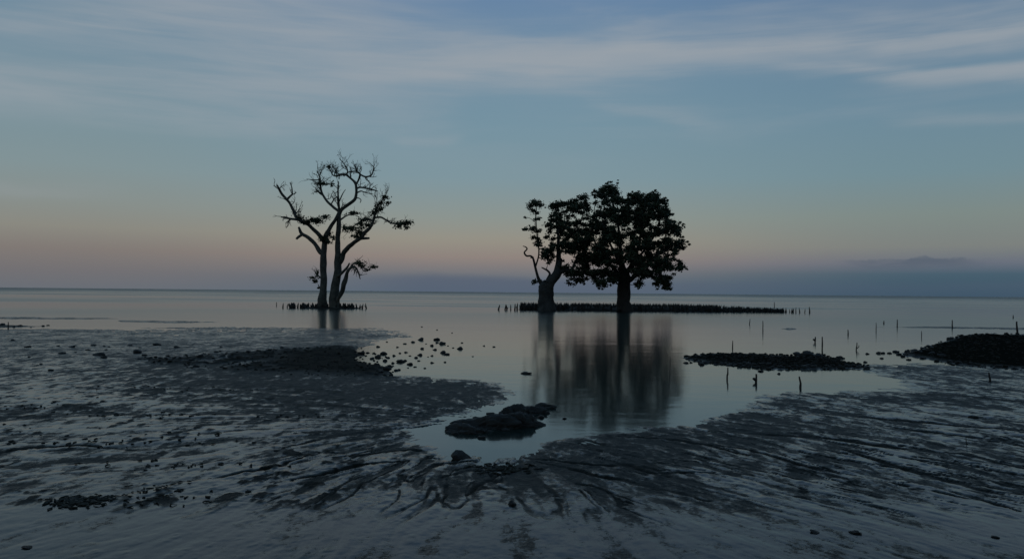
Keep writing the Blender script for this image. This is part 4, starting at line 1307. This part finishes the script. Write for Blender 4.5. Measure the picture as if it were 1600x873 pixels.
# ------------------------------------------------------------------ stakes
def stake(px, py, hpx, wpx, label, lean=0.0, bend=0.0, knob=False, fork=False):
    p = ground(px, py)
    k = p.y / FPX
    z0 = max(height(p.x, p.y), 0) - .06
    hh, w = hpx * k, wpx * k * .36
    m_ = Mesh()
    o3 = Vector((p.x, p.y, z0))
    pts = [o3, o3 + Vector((lean * .3 + bend * .25, 0.02, .35 + .06 / max(hh, .1))) * hh, o3 + Vector((lean * .7 + bend * .3, .0, .72)) * hh, o3 + Vector((lean, .03, 1.0)) * hh + Vector((0, 0, .06))]
    m_.tube(pts, [w * 1.1, w, w * .95, w * .7], 8, 4, .18, .5, int(px))
    if knob:
        m_.tube([o3 + Vector((lean * .7, 0, .62)) * hh, o3 + Vector((lean - .28, 0, .86)) * hh, o3 + Vector((lean - .42, 0, .78)) * hh], [w * 1.1, w * 1.3, w * .7], 7, 3, .2, .2, int(px) + 1)
    if fork:
        m_.tube([o3 + Vector((lean * .5, 0, .5)) * hh, o3 + Vector((lean + .22, 0, .75)) * hh, o3 + Vector((lean + .25, .05, .95)) * hh], [w * .8, w * .7, w * .4], 6, 3, .1, .2, int(px) + 2)
    par = Vector((p.x, p.y, 0))
    o = obj('stake', pymesh('stake', [v - par for v in m_.v], m_.f, M_WOOD))
    o.location = par
    tag(o, label, 'stake')
    return o


stake(1285, 552, 26, 3.2, 'tallest thin upright stake, standing behind the rock bar')
stake(1136, 592, 18, 3.6, 'slim stake in the pool, nearest the tree reflection', .08)
stake(1181, 597, 13, 5.0, 'short knobbed stump in the pool below the rock bar', .05, 0, True)
stake(1250, 605, 17, 4.6, 'curved dark stump in the pool right of the knobbed one', -.06, .35)
stake(1547, 598, 14, 4.2, 'short stump on the mud below the right bank', -.12, .1)
stake(1590, 520, 18, 4.0, 'upright stake rising behind the right bank at the picture edge', -.05)
stake(1488, 512, 12, 2.4, 'thin stake on the strip of mud left of the edge stake')
stake(1402, 511, 12, 2.2, 'thin stake at the left end of the far mud strip')
stake(1381, 506, 5, 2.4, 'tiny far stub left of the thin far stake')
stake(1192, 517, 16, 2.0, 'thin stake in open water right of the long bank')
stake(1171, 507, 9, 1.8, 'faint thin stick in water near the right end of the root row', .1)
stake(1145, 544, 12, 2.4, 'thin stick in the water just beyond the left end of the rock bar')
stake(1273, 535, 9, 3.0, 'short stub left of the tallest stake', .1, 0, True)
stake(1338, 547, 12, 2.4, 'forked stick in the water right of the tallest stake', .1, 0, False, True)
stake(1325, 523, 8, 2.6, 'short thin stub in the middle water right of the tallest stake')
stake(1369, 518, 14, 1.6, 'slender pole standing in water left of the far mud strip')
stake(1440, 527, 10, 1.6, 'thin stick in water just left of the right bank top')
stake(1583, 497, 5, 2.0, 'tiny far post above the edge stake')
stake(1513, 700, 12, 2.0, 'small bent twig stuck upright in the streaked mud at the right', -.3)
stake(1047, 580, 22, 1.8, 'slim dark stick in the tree reflection', .0)
stake(12.5, 514, 11, 2.4, 'small stick standing among stones at the far left edge')
stake(432, 478, 6, 1.6, 'thin stick left of the bare tree fringe')
stake(1210, 481, 9, 1.6, 'thin taller stick at the right end of the root row')


# ------------------------------------------------------------------ seaweed and twig litter
def litter(name, label, cat, px, py, wpx, dpx, n, seed, rad_=0.006, ln=0.16, mat=None):
    g = random.Random(seed)
    p = ground(px, py)
    k = p.y / FPX
    kd = k * p.y / CAM_H
    m_ = Mesh()
    for i in range(n):
        a = g.gauss(0, .38)
        b_ = g.gauss(0, .38)
        x, y = p.x + a * wpx * k, p.y + b_ * dpx * kd
        z = max(0.002, height(x, y)) + .004
        th_ = g.gauss(0, .9)
        L = ln * g.uniform(.25, 1.2)
        d = Vector((math.cos(th_), math.sin(th_), 0))
        sd_ = Vector((-d.y, d.x, 0))
        q = Vector((x, y, z))
        lift = g.uniform(0, .004)
        m_.tube([q - d * L * .5, q - d * L * .15 + sd_ * g.gauss(0, .012) + Vector((0, 0, lift)), q + d * L * .2 + sd_ * g.gauss(0, .015) + Vector((0, 0, lift)), q + d * L * .5], [rad_ * g.uniform(.4, .9), rad_ * 1.3, rad_ * g.uniform(.6, 1.5), rad_ * .3], 5, 2, .5, .9, i)
    par = Vector((p.x, p.y, 0))
    o = obj(name, pymesh(name, [v - par for v in m_.v], m_.f, mat or M_WEED))
    o.location = par
    o['label'] = label
    o['kind'] = 'stuff'
    return o


litter('seaweed', 'tangled dark heap of seaweed on the near left mud', 'seaweed', 124, 794, 58, 12, 110, 1, .005, .08)
litter('seaweed', 'thin scatter of dark weed just right of the seaweed heap', 'seaweed', 225, 786, 120, 26, 60, 2, .004, .05)
litter('seaweed', 'broken wrack of dark weed on mud beside the rounded stone', 'seaweed', 775, 735, 70, 12, 80, 4, .007, .09)
for k_, (px, py, wd, dp_, n_) in enumerate(((60, 640, 130, 12, 26), (200, 655, 160, 8, 22), (120, 700, 220, 7, 34), (270, 735, 200, 8, 26), (330, 690, 150, 12, 16), (480, 655, 120, 10, 16), (300, 612, 220, 6, 24))):
    litter('seaweed', 'small crumbs of dark weed strewn in a drift line on the left mudflat', 'seaweed', px, py, wd, dp_, n_, 30 + k_, .006, .045)
